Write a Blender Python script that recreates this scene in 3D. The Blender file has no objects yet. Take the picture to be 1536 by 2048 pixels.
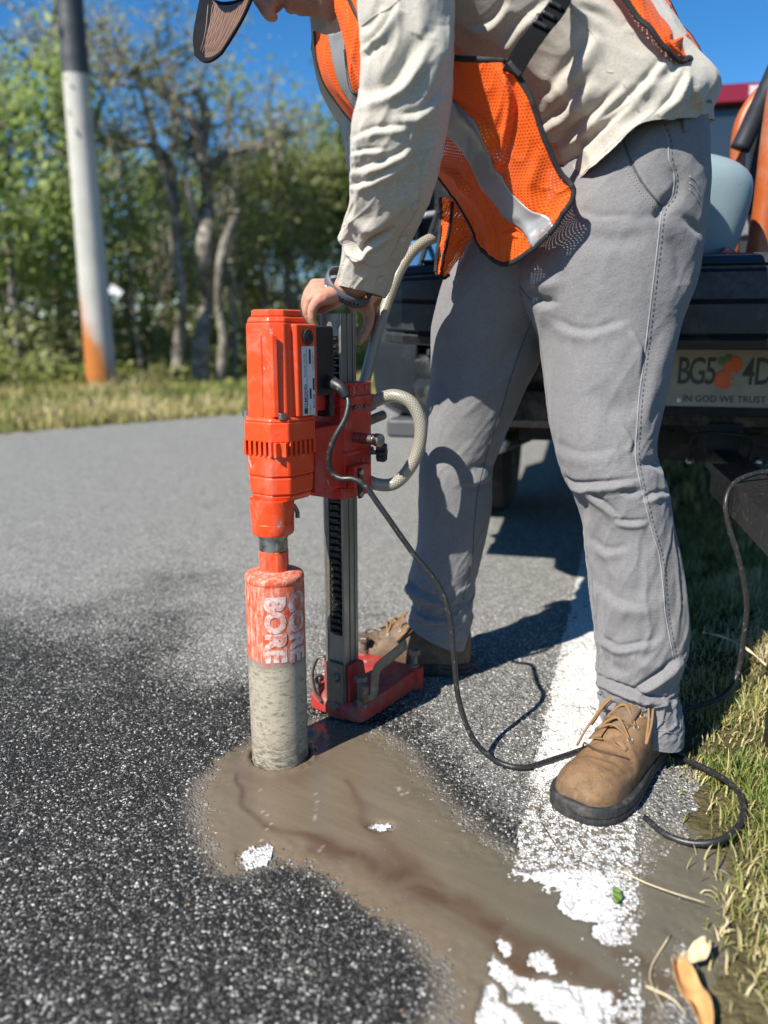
import bpy, bmesh, math, random
import numpy as np
from mathutils import Vector, Matrix
from mathutils.bvhtree import BVHTree

random.seed(7)
RNG = np.random.default_rng(7)
R = math.radians
SC = bpy.context.scene
COL = SC.collection

# ------------------------------------------------------------------ camera
FPX, CAM_H, PITCH = 1538.0, 0.70, math.atan(354 / 1538.0)
cam_d = bpy.data.cameras.new('camera')
cam = bpy.data.objects.new('camera', cam_d)
COL.objects.link(cam)
cam.location = (0, 0, CAM_H)
cam.rotation_euler = (math.pi / 2 - PITCH, 0, 0)
cam_d.sensor_fit = 'VERTICAL'
cam_d.sensor_height = 36.0
cam_d.sensor_width = 27.0
cam_d.lens = 36.0 * FPX / 2048.0
cam_d.clip_start = 0.05
cam_d.clip_end = 800
cam_d.dof.use_dof = True
cam_d.dof.focus_distance = 1.27
cam_d.dof.aperture_fstop = 2.2
cam_d.dof.aperture_blades = 0
SC.camera = cam

# ------------------------------------------------------------------ light
SUN_EL = R(43)
SHADOW_DIR = Vector((0.70, 0.71, 0)).normalized()
world = bpy.data.worlds.new('World')
SC.world = world
world.use_nodes = True
wn = world.node_tree
wn.nodes.clear()
sky = wn.nodes.new('ShaderNodeTexSky')
sky.sky_type = 'NISHITA'
sky.sun_disc = False
sky.sun_elevation = SUN_EL
sky.sun_rotation = math.atan2(-SHADOW_DIR.x, -SHADOW_DIR.y)
sky.air_density = 1.0
sky.dust_density = 0.0
sky.ozone_density = 3.0
sky.altitude = 1500
bg = wn.nodes.new('ShaderNodeBackground')
bg.inputs['Strength'].default_value = 0.09
wo = wn.nodes.new('ShaderNodeOutputWorld')
hs = wn.nodes.new('ShaderNodeHueSaturation')
hs.inputs['Saturation'].default_value = 1.32
wn.links.new(sky.outputs[0], hs.inputs['Color'])
wn.links.new(hs.outputs[0], bg.inputs[0])
wn.links.new(bg.outputs[0], wo.inputs[0])
sun_d = bpy.data.lights.new('sun', 'SUN')
sun_d.energy = 5.0
sun_d.angle = R(0.5)
sun_d.color = (1.0, 0.945, 0.86)
sun = bpy.data.objects.new('sun', sun_d)
COL.objects.link(sun)
sdir = Vector((SHADOW_DIR.x * math.cos(SUN_EL), SHADOW_DIR.y * math.cos(SUN_EL), -math.sin(SUN_EL)))
sun.rotation_euler = sdir.to_track_quat('-Z', 'Y').to_euler()
SC.view_settings.view_transform = 'Standard'
SC.view_settings.look = 'None'
SC.view_settings.exposure = 0.85
SC.view_settings.gamma = 1.0
SC.view_settings.use_curve_mapping = False
SC.render.engine = 'CYCLES'
SC.cycles.max_bounces = 8
SC.cycles.transparent_max_bounces = 12

# ------------------------------------------------------------------ measuring helpers
_c, _s = math.cos(PITCH), math.sin(PITCH)
def ray(px, py):
    a = (px - 768.0) / FPX; b = -(py - 1024.0) / FPX
    return np.array([a, _c + b * _s, -_s + b * _c])
def P(px, py, Y):
    """world point seen at photo pixel (px, py) that stands at distance Y down the road"""
    r = ray(px, py); return np.array([0, 0, CAM_H]) + r * (Y / r[1])
def G(px, py, z=0.0):
    r = ray(px, py); return np.array([0, 0, CAM_H]) + r * ((z - CAM_H) / r[2])
def proj(p):
    p = np.asarray(p, float).reshape(-1, 3)
    q = p - np.array([0, 0, CAM_H])
    dep = q[:, 1] * _c - q[:, 2] * _s
    up = q[:, 1] * _s + q[:, 2] * _c
    return np.stack([768 + FPX * q[:, 0] / dep, 1024 - FPX * up / dep], 1)

# ------------------------------------------------------------------ noise (numpy)
def _hash(ix, iy, iz, seed=0):
    h = (ix * 374761393 + iy * 668265263 + iz * 2147483647 + seed * 1274126177) & 0xffffffff
    h = ((h ^ (h >> 13)) * 1274126177) & 0xffffffff
    h = (h ^ (h >> 16)) & 0xffff
    return h.astype(np.float64) / 32767.5 - 1.0
def vnoise(p, seed=0):
    p = np.asarray(p, float)
    i = np.floor(p).astype(np.int64); f = p - i
    f = f * f * f * (f * (f * 6 - 15) + 10)
    out = 0
    for dx in (0, 1):
        wx = f[:, 0] if dx else 1 - f[:, 0]
        for dy in (0, 1):
            wy = f[:, 1] if dy else 1 - f[:, 1]
            for dz in (0, 1):
                wz = f[:, 2] if dz else 1 - f[:, 2]
                out = out + wx * wy * wz * _hash(i[:, 0] + dx, i[:, 1] + dy, i[:, 2] + dz, seed)
    return out
def fbm(p, oct=3, seed=0):
    p = np.asarray(p, float); a, o = 1.0, 0
    for k in range(oct):
        o = o + a * vnoise(p * (2 ** k), seed + k); a *= .5
    return o

# ------------------------------------------------------------------ mesh helpers
def crom(c, n, closed=False):
    """Catmull-Rom through control points c (k,...) -> n samples"""
    c = np.asarray(c, float); k = len(c)
    t = np.linspace(0, k if closed else k - 1, n, endpoint=not closed)
    i = np.floor(t).astype(int)
    if not closed: i = np.minimum(i, k - 2)
    f = (t - i).reshape((-1,) + (1,) * (c.ndim - 1))
    def g(j):
        return c[j % k] if closed else c[np.clip(j, 0, k - 1)]
    p0, p1, p2, p3 = g(i - 1), g(i), g(i + 1), g(i + 2)
    if not closed:
        p0 = np.where((i == 0).reshape(f.shape), 2 * p1 - p2, p0)
        p3 = np.where((i == k - 2).reshape(f.shape), 2 * p2 - p1, p3)
    return .5 * (2 * p1 + (p2 - p0) * f + (2 * p0 - 5 * p1 + 4 * p2 - p3) * f ** 2 + (3 * p1 - p0 - 3 * p2 + p3) * f ** 3)

def finish(me, smooth, mat):
    if mat is not None: me.materials.append(mat)
    if smooth:
        me.polygons.foreach_set('use_smooth', [True] * len(me.polygons))
        if smooth is not True: me.set_sharp_from_angle(angle=R(smooth))
    me.update()

def mesh(name, v, f, mat=None, parent=None, smooth=True, uv=None, recalc=False):
    me = bpy.data.meshes.new(name)
    if isinstance(f, np.ndarray): f = f.tolist()
    me.from_pydata([tuple(map(float, x)) for x in v] if not isinstance(v, np.ndarray) else v.tolist(), [], f)
    if uv is not None:
        l = me.uv_layers.new(name='UVMap')
        li = np.empty(len(me.loops), np.int32); me.loops.foreach_get('vertex_index', li)
        l.data.foreach_set('uv', np.asarray(uv, np.float32)[li].ravel())
    if recalc:
        bm = bmesh.new(); bm.from_mesh(me)
        bmesh.ops.recalc_face_normals(bm, faces=bm.faces); bm.to_mesh(me); bm.free()
    finish(me, smooth, mat)
    o = bpy.data.objects.new(name, me); COL.objects.link(o)
    if parent is not None: o.parent = parent
    return o

def tag(o, label, cat=None, group=None, kind=None):
    if label: o['label'] = label
    if cat: o['category'] = cat
    if group: o['group'] = group
    if kind: o['kind'] = kind
    return o
def empty(name, loc=(0, 0, 0), rz=0.0):
    o = bpy.data.objects.new(name, None); COL.objects.link(o)
    o.location = loc; o.rotation_euler = (0, 0, rz); o.empty_display_size = .05
    return o
def copy_tree(o, parent=None):
    c = o.copy(); COL.objects.link(c); c.parent = parent
    for ch in list(o.children): copy_tree(ch, c)
    return c

class MB:
    """collects shapes of ONE part"""
    def __init__(s): s.v = []; s.f = []
    def add(s, v, f):
        o = len(s.v); s.v += [tuple(map(float, x)) for x in v]; s.f += [tuple(int(i) + o for i in q) for q in f]; return s
    def box(s, c, size, M=None):
        cx, cy, cz = c; a, b, d = size[0] / 2, size[1] / 2, size[2] / 2
        v = [(x, y, z) for x in (-a, a) for y in (-b, b) for z in (-d, d)]
        if M is not None: v = [tuple(M @ Vector(q)) for q in v]
        v = [(q[0] + cx, q[1] + cy, q[2] + cz) for q in v]
        return s.add(v, [(0, 1, 3, 2), (4, 6, 7, 5), (0, 4, 5, 1), (2, 3, 7, 6), (0, 2, 6, 4), (1, 5, 7, 3)])
    def prism(s, poly, z0, z1, s0=1.0, s1=1.0, c=(0, 0)):
        n = len(poly)
        v = [(c[0] + (x - c[0]) * s0, c[1] + (y - c[1]) * s0, z0) for x, y in poly] + [(c[0] + (x - c[0]) * s1, c[1] + (y - c[1]) * s1, z1) for x, y in poly]
        return s.add(v, [tuple(range(n))[::-1], tuple(range(n, 2 * n))] + [(i, (i + 1) % n, n + (i + 1) % n, n + i) for i in range(n)])
    def rings(s, rings, caps=True, closed=True):
        n = len(rings[0]); v = [p for r in rings for p in r]; f = []
        for j in range(len(rings) - 1):
            for i in range(n if closed else n - 1):
                f.append((j * n + i, j * n + (i + 1) % n, (j + 1) * n + (i + 1) % n, (j + 1) * n + i))
        if caps: f += [tuple(range(n))[::-1], tuple(range((len(rings) - 1) * n, len(rings) * n))]
        return s.add(v, f)
    def lathe(s, prof, n=32, c=(0, 0, 0), M=None, caps=True):
        rs = []
        for r, z in prof:
            q = [Vector((r * math.cos(2 * math.pi * k / n), r * math.sin(2 * math.pi * k / n), z)) for k in range(n)]
            if M is not None: q = [M @ p for p in q]
            rs.append([(p[0] + c[0], p[1] + c[1], p[2] + c[2]) for p in q])
        return s.rings(rs, caps)
    def tube(s, pts, rad, n=12, sub=None, caps=True, flat=1.0, up=None):
        p = np.asarray(pts, float)
        r = np.full(len(p), rad, float) if np.isscalar(rad) else np.asarray(rad, float)
        if sub:
            m = (len(p) - 1) * sub + 1; p = crom(p, m); r = crom(r, m)
        t = np.gradient(p, axis=0); t /= np.linalg.norm(t, axis=1)[:, None] + 1e-12
        u = np.array(up if up is not None else ((0, 0, 1) if abs(t[0][2]) < .9 else (1, 0, 0)), float); rs = []
        for k in range(len(p)):
            u = u - t[k] * u.dot(t[k]); u /= np.linalg.norm(u) + 1e-12
            w = np.cross(t[k], u)
            rs.append([p[k] + r[k] * (math.cos(a) * u * flat + math.sin(a) * w) for a in np.arange(n) * 2 * math.pi / n])
        return s.rings(rs, caps)
    def ball(s, c, r, n=12, m=8, M=None):
        r = (r, r, r) if np.isscalar(r) else r
        rs = []
        for j in range(m + 1):
            a = math.pi * (j + .02 if j == 0 else (j - .02 if j == m else j)) / m
            ring = [Vector((r[0] * math.sin(a) * math.cos(2 * math.pi * k / n), r[1] * math.sin(a) * math.sin(2 * math.pi * k / n), -r[2] * math.cos(a))) for k in range(n)]
            if M is not None: ring = [M @ q for q in ring]
            rs.append([(q[0] + c[0], q[1] + c[1], q[2] + c[2]) for q in ring])
        return s.rings(rs)
    def build(s, name, mat, parent=None, smooth=35, bevel=0, seg=2, label=None):
        o = mesh(name, s.v, s.f, mat, parent, smooth, recalc=True)
        if bevel:
            m = o.modifiers.new('bevel', 'BEVEL'); m.width = bevel; m.segments = seg; m.limit_method = 'ANGLE'; m.angle_limit = R(28); m.harden_normals = True
        if label: o['label'] = label
        return o

def rot_to(d, up=(0, 0, 1)):
    """matrix turning local z onto d"""
    return Vector(d).to_track_quat('Z', 'Y').to_matrix()

def text_mesh(txt, size, bold=0.0, depth=0.0, spacing=1.0, sx=1.0):
    """flat mesh of a word: (verts 2d centred, faces)"""
    cu = bpy.data.curves.new('word', 'FONT'); cu.body = txt; cu.size = size; cu.align_x = 'CENTER'; cu.align_y = 'CENTER'
    cu.offset = bold; cu.space_character = spacing; cu.resolution_u = 3
    o = bpy.data.objects.new('word', cu); COL.objects.link(o)
    bpy.context.view_layer.update()
    dg = bpy.context.evaluated_depsgraph_get()
    me = o.evaluated_get(dg).to_mesh()
    v = np.array([q.co[:] for q in me.vertices]); f = [tuple(q.vertices) for q in me.polygons]
    o.evaluated_get(dg).to_mesh_clear()
    bpy.data.objects.remove(o); bpy.data.curves.remove(cu)
    v = v[:, :2] * np.array([sx, 1.0])
    return v, f

def seg_dist(pts, line):
    """distance of 2d points to a polyline and signed side"""
    pts = np.asarray(pts, float); line = np.asarray(line, float)
    best = np.full(len(pts), 1e9); side = np.zeros(len(pts)); par = np.zeros(len(pts))
    for k in range(len(line) - 1):
        a, b = line[k], line[k + 1]; d = b - a; L = d.dot(d) + 1e-12
        t = np.clip(((pts - a) @ d) / L, 0, 1)
        q = a + t[:, None] * d; e = pts - q; dist = np.hypot(e[:, 0], e[:, 1])
        m = dist < best
        best[m] = dist[m]; side[m] = (d[0] * e[:, 1] - d[1] * e[:, 0])[m]; par[m] = (k + t)[m] / (len(line) - 1)
    return best, np.sign(side) * best, par
def in_poly(pts, poly):
    x, y = pts[:, 0], pts[:, 1]; inside = np.zeros(len(pts), bool); n = len(poly)
    for i in range(n):
        x1, y1 = poly[i]; x2, y2 = poly[(i + 1) % n]
        c = ((y1 > y) != (y2 > y)) & (x < (x2 - x1) * (y - y1) / (y2 - y1 + 1e-15) + x1)
        inside ^= c
    return inside
def sdf(pts, poly):
    d, _, _ = seg_dist(pts, list(poly) + [poly[0]])
    return np.where(in_poly(pts, poly), -d, d)
def sstep(a, b, x):
    t = np.clip((x - a) / (b - a), 0, 1); return t * t * (3 - 2 * t)

# ------------------------------------------------------------------ materials
def N(nt, typ, ins=None, **props):
    n = nt.nodes.new(typ)
    for k, v in props.items(): setattr(n, k, v)
    for k, v in (ins or {}).items():
        s = n.inputs[k]
        if isinstance(v, bpy.types.NodeSocket): nt.links.new(v, s)
        else: s.default_value = v
    return n
def C4(c): return tuple(c) + (1.0,) if len(c) == 3 else tuple(c)
class Mat:
    def __init__(s, name):
        s.m = bpy.data.materials.new(name); s.m.use_nodes = True; s.t = s.m.node_tree; s.t.nodes.clear()
        s.out = s.t.nodes.new('ShaderNodeOutputMaterial')
        s.b = s.t.nodes.new('ShaderNodeBsdfPrincipled'); s.t.links.new(s.b.outputs[0], s.out.inputs['Surface'])
        s.tc = s.t.nodes.new('ShaderNodeTexCoord')
    def set(s, **k):
        names = dict(col='Base Color', rough='Roughness', metal='Metallic', spec='Specular IOR Level', coat='Coat Weight', coat_rough='Coat Roughness', sheen='Sheen Weight', trans='Transmission Weight', sss='Subsurface Weight', alpha='Alpha', ior='IOR', normal='Normal', emis='Emission Color', emis_s='Emission Strength')
        for a, v in k.items():
            i = s.b.inputs[names[a]]
            if isinstance(v, bpy.types.NodeSocket): s.t.links.new(v, i)
            else: i.default_value = C4(v) if a in ('col', 'emis') else v
        return s
    def co(s, kind='Object', scale=None, rot=None, loc=None):
        o = s.tc.outputs[kind]
        if scale is None and rot is None and loc is None: return o
        return N(s.t, 'ShaderNodeMapping', {'Vector': o, 'Scale': scale or (1, 1, 1), 'Rotation': rot or (0, 0, 0), 'Location': loc or (0, 0, 0)}).outputs[0]
    def noise(s, scale, detail=3, rough=.55, vec=None, dist=0.0, out=0):
        return N(s.t, 'ShaderNodeTexNoise', {'Vector': vec or s.co(), 'Scale': scale, 'Detail': detail, 'Roughness': rough, 'Distortion': dist}).outputs[out]
    def vor(s, scale, vec=None, feature='F1', out='Distance', rnd=1.0):
        return N(s.t, 'ShaderNodeTexVoronoi', {'Vector': vec or s.co(), 'Scale': scale, 'Randomness': rnd}, feature=feature).outputs[out]
    def ramp(s, fac, stops, interp='LINEAR'):
        n = N(s.t, 'ShaderNodeValToRGB', {'Fac': fac}); e = n.color_ramp; e.interpolation = interp
        while len(e.elements) < len(stops): e.elements.new(.5)
        for q, (p, c) in zip(e.elements, stops):
            q.position = p; q.color = C4(c) if not np.isscalar(c) else (c, c, c, 1)
        return n.outputs[0]
    def mix(s, fac, a, b, blend='MIX'):
        n = N(s.t, 'ShaderNodeMix', data_type='RGBA', blend_type=blend)
        for i, v in ((0, fac), (6, a), (7, b)):
            if isinstance(v, bpy.types.NodeSocket): s.t.links.new(v, n.inputs[i])
            else: n.inputs[i].default_value = C4(v) if i else v
        return n.outputs[2]
    def math(s, op, a, b=0.0, clamp=False):
        n = N(s.t, 'ShaderNodeMath', operation=op, use_clamp=clamp)
        for i, v in ((0, a), (1, b)):
            if isinstance(v, bpy.types.NodeSocket): s.t.links.new(v, n.inputs[i])
            else: n.inputs[i].default_value = v
        return n.outputs[0]
    def maprange(s, v, a, b, c=0.0, d=1.0, smooth=False):
        return N(s.t, 'ShaderNodeMapRange', {'Value': v, 'From Min': a, 'From Max': b, 'To Min': c, 'To Max': d}, interpolation_type='SMOOTHSTEP' if smooth else 'LINEAR').outputs[0]
    def xyz(s, vec=None):
        return N(s.t, 'ShaderNodeSeparateXYZ', {'Vector': vec or s.co()}).outputs
    def bump(s, h, strength=.5, dist=.001, normal=None):
        i = {'Height': h, 'Strength': strength, 'Distance': dist}
        if normal: i['Normal'] = normal
        return N(s.t, 'ShaderNodeBump', i).outputs[0]
    def attr(s, name):
        return N(s.t, 'ShaderNodeAttribute', attribute_name=name).outputs['Fac']
def simple(name, col, rough=.5, metal=0.0, var=.12, vscale=12, bump=0.0, bscale=200, bdist=.0006, dirt=None, dirt_amt=.4, dscale=20, **k):
    """plain surface with uneven colour, worn roughness and fine relief"""
    m = Mat(name)
    n = m.noise(vscale, 4)
    c = m.mix(n, [x * (1 - var) for x in col], [min(1, x * (1 + var)) for x in col])
    if dirt is not None:
        d = m.ramp(m.noise(dscale, 6, .65), [(.62 - dirt_amt * .4, 0.0), (.72 - dirt_amt * .3, 1.0)])
        c = m.mix(m.math('MULTIPLY', d, min(1, dirt_amt + .25)), c, dirt)
    m.set(col=c, rough=m.maprange(m.noise(vscale * 2.3, 4), .3, .7, max(.03, rough - .1), min(1, rough + .12)), metal=metal, **k)
    if bump: m.set(normal=m.bump(m.noise(bscale, 3), bump, bdist))
    return m.m
# ================================================================== GROUND, ROAD, LINE, SLURRY
L0 = np.array([0.176, 0.919]); LD = np.array([0.298, 0.9545]); LN = np.array([0.9545, -0.298]); LW = 0.166
def st(p):
    q = np.asarray(p)[:, :2] - L0
    return q @ LN, q @ LD
FAR_EDGE = np.array([(-40, -28), (-14, -4.6), (-8, .75), (-2.786, 5.564), (-1.264, 7.014), (-.018, 9.446), (1.3, 13.3), (6, 28.3), (30, 105)], float)
def stones(m, amp=1.0):
    """aggregate pattern shared by the road and everything painted on it"""
    v = m.co('Object', (1, 1, 0))
    warp = m.noise(90, 3, vec=v, out=1)
    vv = N(m.t, 'ShaderNodeVectorMath', {0: v, 1: N(m.t, 'ShaderNodeVectorMath', {0: warp, 'Scale': .011}, operation='SCALE').outputs[0]}, operation='ADD').outputs[0]
    vo = N(m.t, 'ShaderNodeTexVoronoi', {'Vector': vv, 'Scale': 245.0}, feature='F1', distance='MANHATTAN')
    vb = N(m.t, 'ShaderNodeTexVoronoi', {'Vector': vv, 'Scale': 120.0}, feature='F1', distance='MANHATTAN')
    h1 = m.maprange(vo.outputs['Distance'], .25, 1.05, 1.0, 0.0, True)
    r1 = m.xyz(vo.outputs['Color']); r2 = m.xyz(vb.outputs['Color'])
    big = m.math('GREATER_THAN', r2[0], .80)
    h2 = m.math('MULTIPLY', big, m.maprange(vb.outputs['Distance'], .1, .62, 1.0, 0.0, True))
    h = m.math('ADD', m.math('MULTIPLY', h1, m.maprange(r1[1], 0, 1, .25, 1.0)), m.math('MULTIPLY', h2, .9))
    return dict(h=h, h1=h1, r=r1, h2=h2, rb=r2, v=v)
def displace(m, h, scale, mid):
    d = N(m.t, 'ShaderNodeDisplacement', {'Height': h, 'Midlevel': mid, 'Scale': scale})
    m.t.links.new(d.outputs[0], m.out.inputs['Displacement']); m.m.displacement_method = 'BOTH'

# -- asphalt
ma = Mat('asphalt')
S = stones(ma)
wet = ma.maprange(ma.math('ADD', ma.attr('wet'), ma.math('MULTIPLY', ma.math('SUBTRACT', S['r'][2], .5), .7)), .2, .8)
lowf = ma.noise(5.5, 6, .7, S['v']); mid = ma.noise(26, 4, .6, S['v'])
dry = ma.ramp(S['r'][0], [(0.0, (.17, .167, .152)), (.4, (.32, .313, .29)), (.7, (.47, .46, .43)), (.9, (.66, .65, .61)), (1.0, (.76, .75, .70))])
wetc = ma.ramp(S['r'][0], [(0.0, (.024, .0235, .022)), (.30, (.048, .047, .0435)), (.52, (.085, .083, .0765)), (.72, (.14, .137, .126)), (.86, (.28, .274, .25)), (1.0, (.66, .645, .59))])
stone = ma.mix(wet, dry, wetc)
binder = ma.mix(wet, (.19, .186, .172), (.018, .0178, .017))
c = ma.mix(ma.maprange(S['h1'], .12, .55), binder, stone)
bigc = ma.ramp(S['rb'][1], [(0.0, (.42, .40, .36)), (.5, (.16, .16, .155)), (.8, (.5, .46, .36)), (.93, (.33, .22, .12)), (1.0, (.24, .14, .10))])
bigsel = ma.math('MULTIPLY', ma.math('GREATER_THAN', S['rb'][0], .955), ma.maprange(S['h2'], .3, .5))
c = ma.mix(bigsel, c, bigc)
c = ma.mix(ma.maprange(mid, .35, .75, 0, .35), c, (.35, .35, .35), 'MULTIPLY')
c = ma.mix(ma.maprange(lowf, .35, .7, 0, .4), c, ma.mix(.5, c, (.5, .5, .5), 'MULTIPLY'))
film = ma.attr('film')
c = ma.mix(ma.math('MULTIPLY', film, ma.maprange(S['h'], .25, 1.3, 1.0, .25)), c, (.20, .175, .14))
ma.set(col=c, rough=ma.mix(wet, (.9,) * 3, (.55,) * 3), spec=ma.maprange(wet, 0, 1, .1, .16))
displace(ma, S['h'], .0030, .35)

def graded(lo, hi, a, b, step, ratio):
    x = list(np.arange(a, b, step)); d = step
    while x[-1] < hi: d *= ratio; x.append(x[-1] + d)
    d = step; y = []
    p = a
    while p > lo: d *= ratio; p -= d; y.append(p)
    return np.array(y[::-1] + x)
gx = graded(-40, 30, -.78, .60, .0036, 1.035); gy = graded(-6, 95, .62, 1.75, .0036, 1.03)
X, Yg = np.meshgrid(gx, gy); nx, ny = len(gx), len(gy)
rv = np.stack([X.ravel(), Yg.ravel(), np.zeros(X.size)], 1)
s_, t_ = st(rv)
EDGE_OFF = LW + .075
edge = EDGE_OFF + .022 * vnoise(np.stack([t_ * 7, t_ * 0, t_ * 0], 1)) + .012 * vnoise(np.stack([t_ * 30, t_ * 0, t_ * 0 + 3], 1))
far_y = np.interp(rv[:, 0], FAR_EDGE[:, 0], FAR_EDGE[:, 1])
keep = (s_ < edge) & (rv[:, 1] < far_y + .1)
idx = np.arange(nx * ny).reshape(ny, nx)
q = np.stack([idx[:-1, :-1], idx[:-1, 1:], idx[1:, 1:], idx[1:, :-1]], -1).reshape(-1, 4)
q = q[keep[q].all(1)]
used = np.unique(q); remap = -np.ones(nx * ny, int); remap[used] = np.arange(len(used))
rv = rv[used]; q = remap[q]
pp = proj(rv + 0); front = rv[:, 1] > .25
px, py = pp[:, 0], pp[:, 1]
nz = fbm(rv * np.array([3.2, 3.2, 0]) + 5, 4)
wl = sstep(1120, 1460, py + 130 * nz + np.clip((620 - px) * .05, -8, 30))
upper = np.array([(640, 1440), (740, 1462), (800, 1492), (860, 1560), (930, 1640), (1010, 1700), (1110, 1745)], float)
d_up, _, _ = seg_dist(pp, upper)
wr = np.maximum(.38, 1.0 * np.exp(-(d_up / (105 + 30 * nz)) ** 2)) * sstep(1230, 1420, py + 50 * nz)
side = sstep(640, 800, px + .28 * (py - 1450))
wetv = np.where(front, wl * (1 - side) + wr * side, .8)
below = sstep(1560, 1720, py) * (px < 1000)
wetv = np.maximum(wetv, below)
wetv[~front] = .8

# -- slurry outline, in ground coordinates
def gp(pts): return [tuple(G(x, y)[:2]) for x, y in pts]
SL = gp([(500, 1478), (440, 1515), (398, 1560), (392, 1630), (418, 1690), (445, 1735), (500, 1748), (560, 1728), (640, 1752), (720, 1810), (800, 1862), (880, 1925), (905, 1990), (895, 2060), (900, 2200), (1330, 2200), (1325, 2060), (1345, 1950), (1395, 1880), (1425, 1790), (1400, 1700), (1330, 1672), (1286, 1700), (1270, 1735), (1110, 1745), (1010, 1700), (930, 1640), (860, 1560), (800, 1492), (740, 1462), (640, 1440), (560, 1462)])
ISL = [gp(p) for p in [
    [(1120, 1742), (1160, 1752), (1175, 1735), (1240, 1728), (1275, 1745), (1282, 1790), (1272, 1850), (1255, 1890), (1215, 1895), (1185, 1868), (1195, 1845), (1150, 1838), (1118, 1815), (1130, 1780)],
    [(995, 1885), (1018, 1890), (1020, 1915), (1005, 1920)],
    [(1068, 1902), (1085, 1905), (1112, 1945), (1075, 1942), (1060, 1930)],
    [(982, 1915), (1010, 1940), (1060, 1965), (1120, 1975), (1180, 1985), (1225, 1990), (1225, 2060), (1150, 2060), (1085, 2030), (1070, 2000), (1025, 2005), (1010, 1975), (985, 1950)],
    [(970, 1965), (992, 1975), (985, 2010), (1030, 2030), (1040, 2070), (955, 2070)],
    [(478, 1708), (500, 1695), (545, 1690), (548, 1712), (530, 1735), (490, 1742), (478, 1725)],
    [(738, 1655), (755, 1648), (788, 1650), (784, 1662), (760, 1666)]]]
r2 = rv[:, :2]
sd = np.full(len(rv), 9.0); near = (rv[:, 1] < 2.0) & (np.abs(rv[:, 0]) < 1.2)
sd[near] = sdf(r2[near], SL)
film = np.zeros(len(rv)); film[near] = (1 - sstep(-.012, .028, sd[near] + .018 * nz[near])) * .8
road = mesh('road', rv, q, ma.m, None, True)
for nm, arr in (('wet', wetv), ('film', film)):
    a = road.data.attributes.new(nm, 'FLOAT', 'POINT'); a.data.foreach_set('value', arr.astype(np.float32))
tag(road, 'grey asphalt road wet and dark around the drill', None, None, 'structure')

# -- white edge line and old paint marks
mp = Mat('road_paint')
S = stones(mp); wear = mp.attr('wear')
crk = mp.vor(38, mp.co('Object', (1, .45, 0)), 'DISTANCE_TO_EDGE')
crack = mp.math('MULTIPLY', mp.math('LESS_THAN', crk, .022), mp.math('GREATER_THAN', mp.noise(16, 3, vec=S['v']), .56))
pit = mp.math('ADD', mp.maprange(S['h'], .15, .75, .75, 0.0), mp.maprange(mp.noise(70, 4, .7, S['v']), .4, .65, -.25, .25))
bare = mp.maprange(mp.math('ADD', pit, mp.maprange(wear, 0, 1, -.85, -.47)), 0, .25)
bare = mp.math('MAXIMUM', bare, mp.math('MULTIPLY', crack, .75))
white = mp.mix(mp.noise(9, 5, .6, S['v']), (.68, .675, .65), (.82, .82, .80))
white = mp.mix(mp.maprange(S['h'], .05, .45, .45, 0.0), white, (.36, .35, .33))
white = mp.mix(mp.maprange(mp.noise(220, 4, .7, S['v']), .45, .7, 0, .35), white, (.34, .33, .31))
white = mp.mix(mp.maprange(mp.noise(24, 5, .65, S['v']), .5, .75, 0, .55), white, (.40, .35, .285))
cc = mp.mix(bare, white, mp.mix(mp.maprange(wear, 0, .8), (.10, .095, .085), (.125, .105, .08)))
mp.set(col=cc, rough=.92, spec=.08)
displace(mp, mp.math('MULTIPLY', S['h'], mp.maprange(wear, 0, 1, .4, .9)), .0034, .0)
def sheet(name, s0, s1, t0, t1, ds, dt, z, mat):
    a = np.arange(s0, s1 + ds, ds); b = [t0]
    d = dt
    while b[-1] < t1:
        if b[-1] > 1.2: d *= 1.03
        b.append(b[-1] + d)
    b = np.array(b); A, B = np.meshgrid(a, b)
    xy = L0 + A.ravel()[:, None] * LN + B.ravel()[:, None] * LD
    i = np.arange(A.size).reshape(A.shape)
    f = np.stack([i[:-1, :-1], i[:-1, 1:], i[1:, 1:], i[1:, :-1]], -1).reshape(-1, 4)
    return np.concatenate([xy, np.full((len(xy), 1), z)], 1), f, A.ravel(), B.ravel()
v, f, A, B = sheet('edge_line', -.012, LW + .012, -.5, 60, .0036, .0036, .0008, None)
nn = fbm(v * np.array([60, 60, 0]), 3)
out = np.minimum(A, LW - A) + .004 * nn
k = out > 0
f = f[k[f].all(1)]
u = np.unique(f); rm = -np.ones(len(v), int); rm[u] = np.arange(len(u)); f = rm[f]; v = v[u]; A = A[u]; B = B[u]
pyx = proj(v)
wv = sstep(1480, 1640, pyx[:, 1] + 40 * fbm(v * np.array([14, 14, 0]), 3)) * .9 * (1 - sstep(1735, 1755, pyx[:, 1])) + .12
wv = np.maximum(wv, .55 * (1 - sstep(.0, .03, np.minimum(A, LW - A))))
wv = np.maximum(wv, .95 * sstep(.1, .155, A) * sstep(1600, 1700, pyx[:, 1]) )
line = mesh('edge_line', v, f, mp.m, None, True)
a = line.data.attributes.new('wear', 'FLOAT', 'POINT'); a.data.foreach_set('value', wv.astype(np.float32))
tag(line, 'white painted road edge line, worn and cracked', None, None, 'structure')
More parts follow.
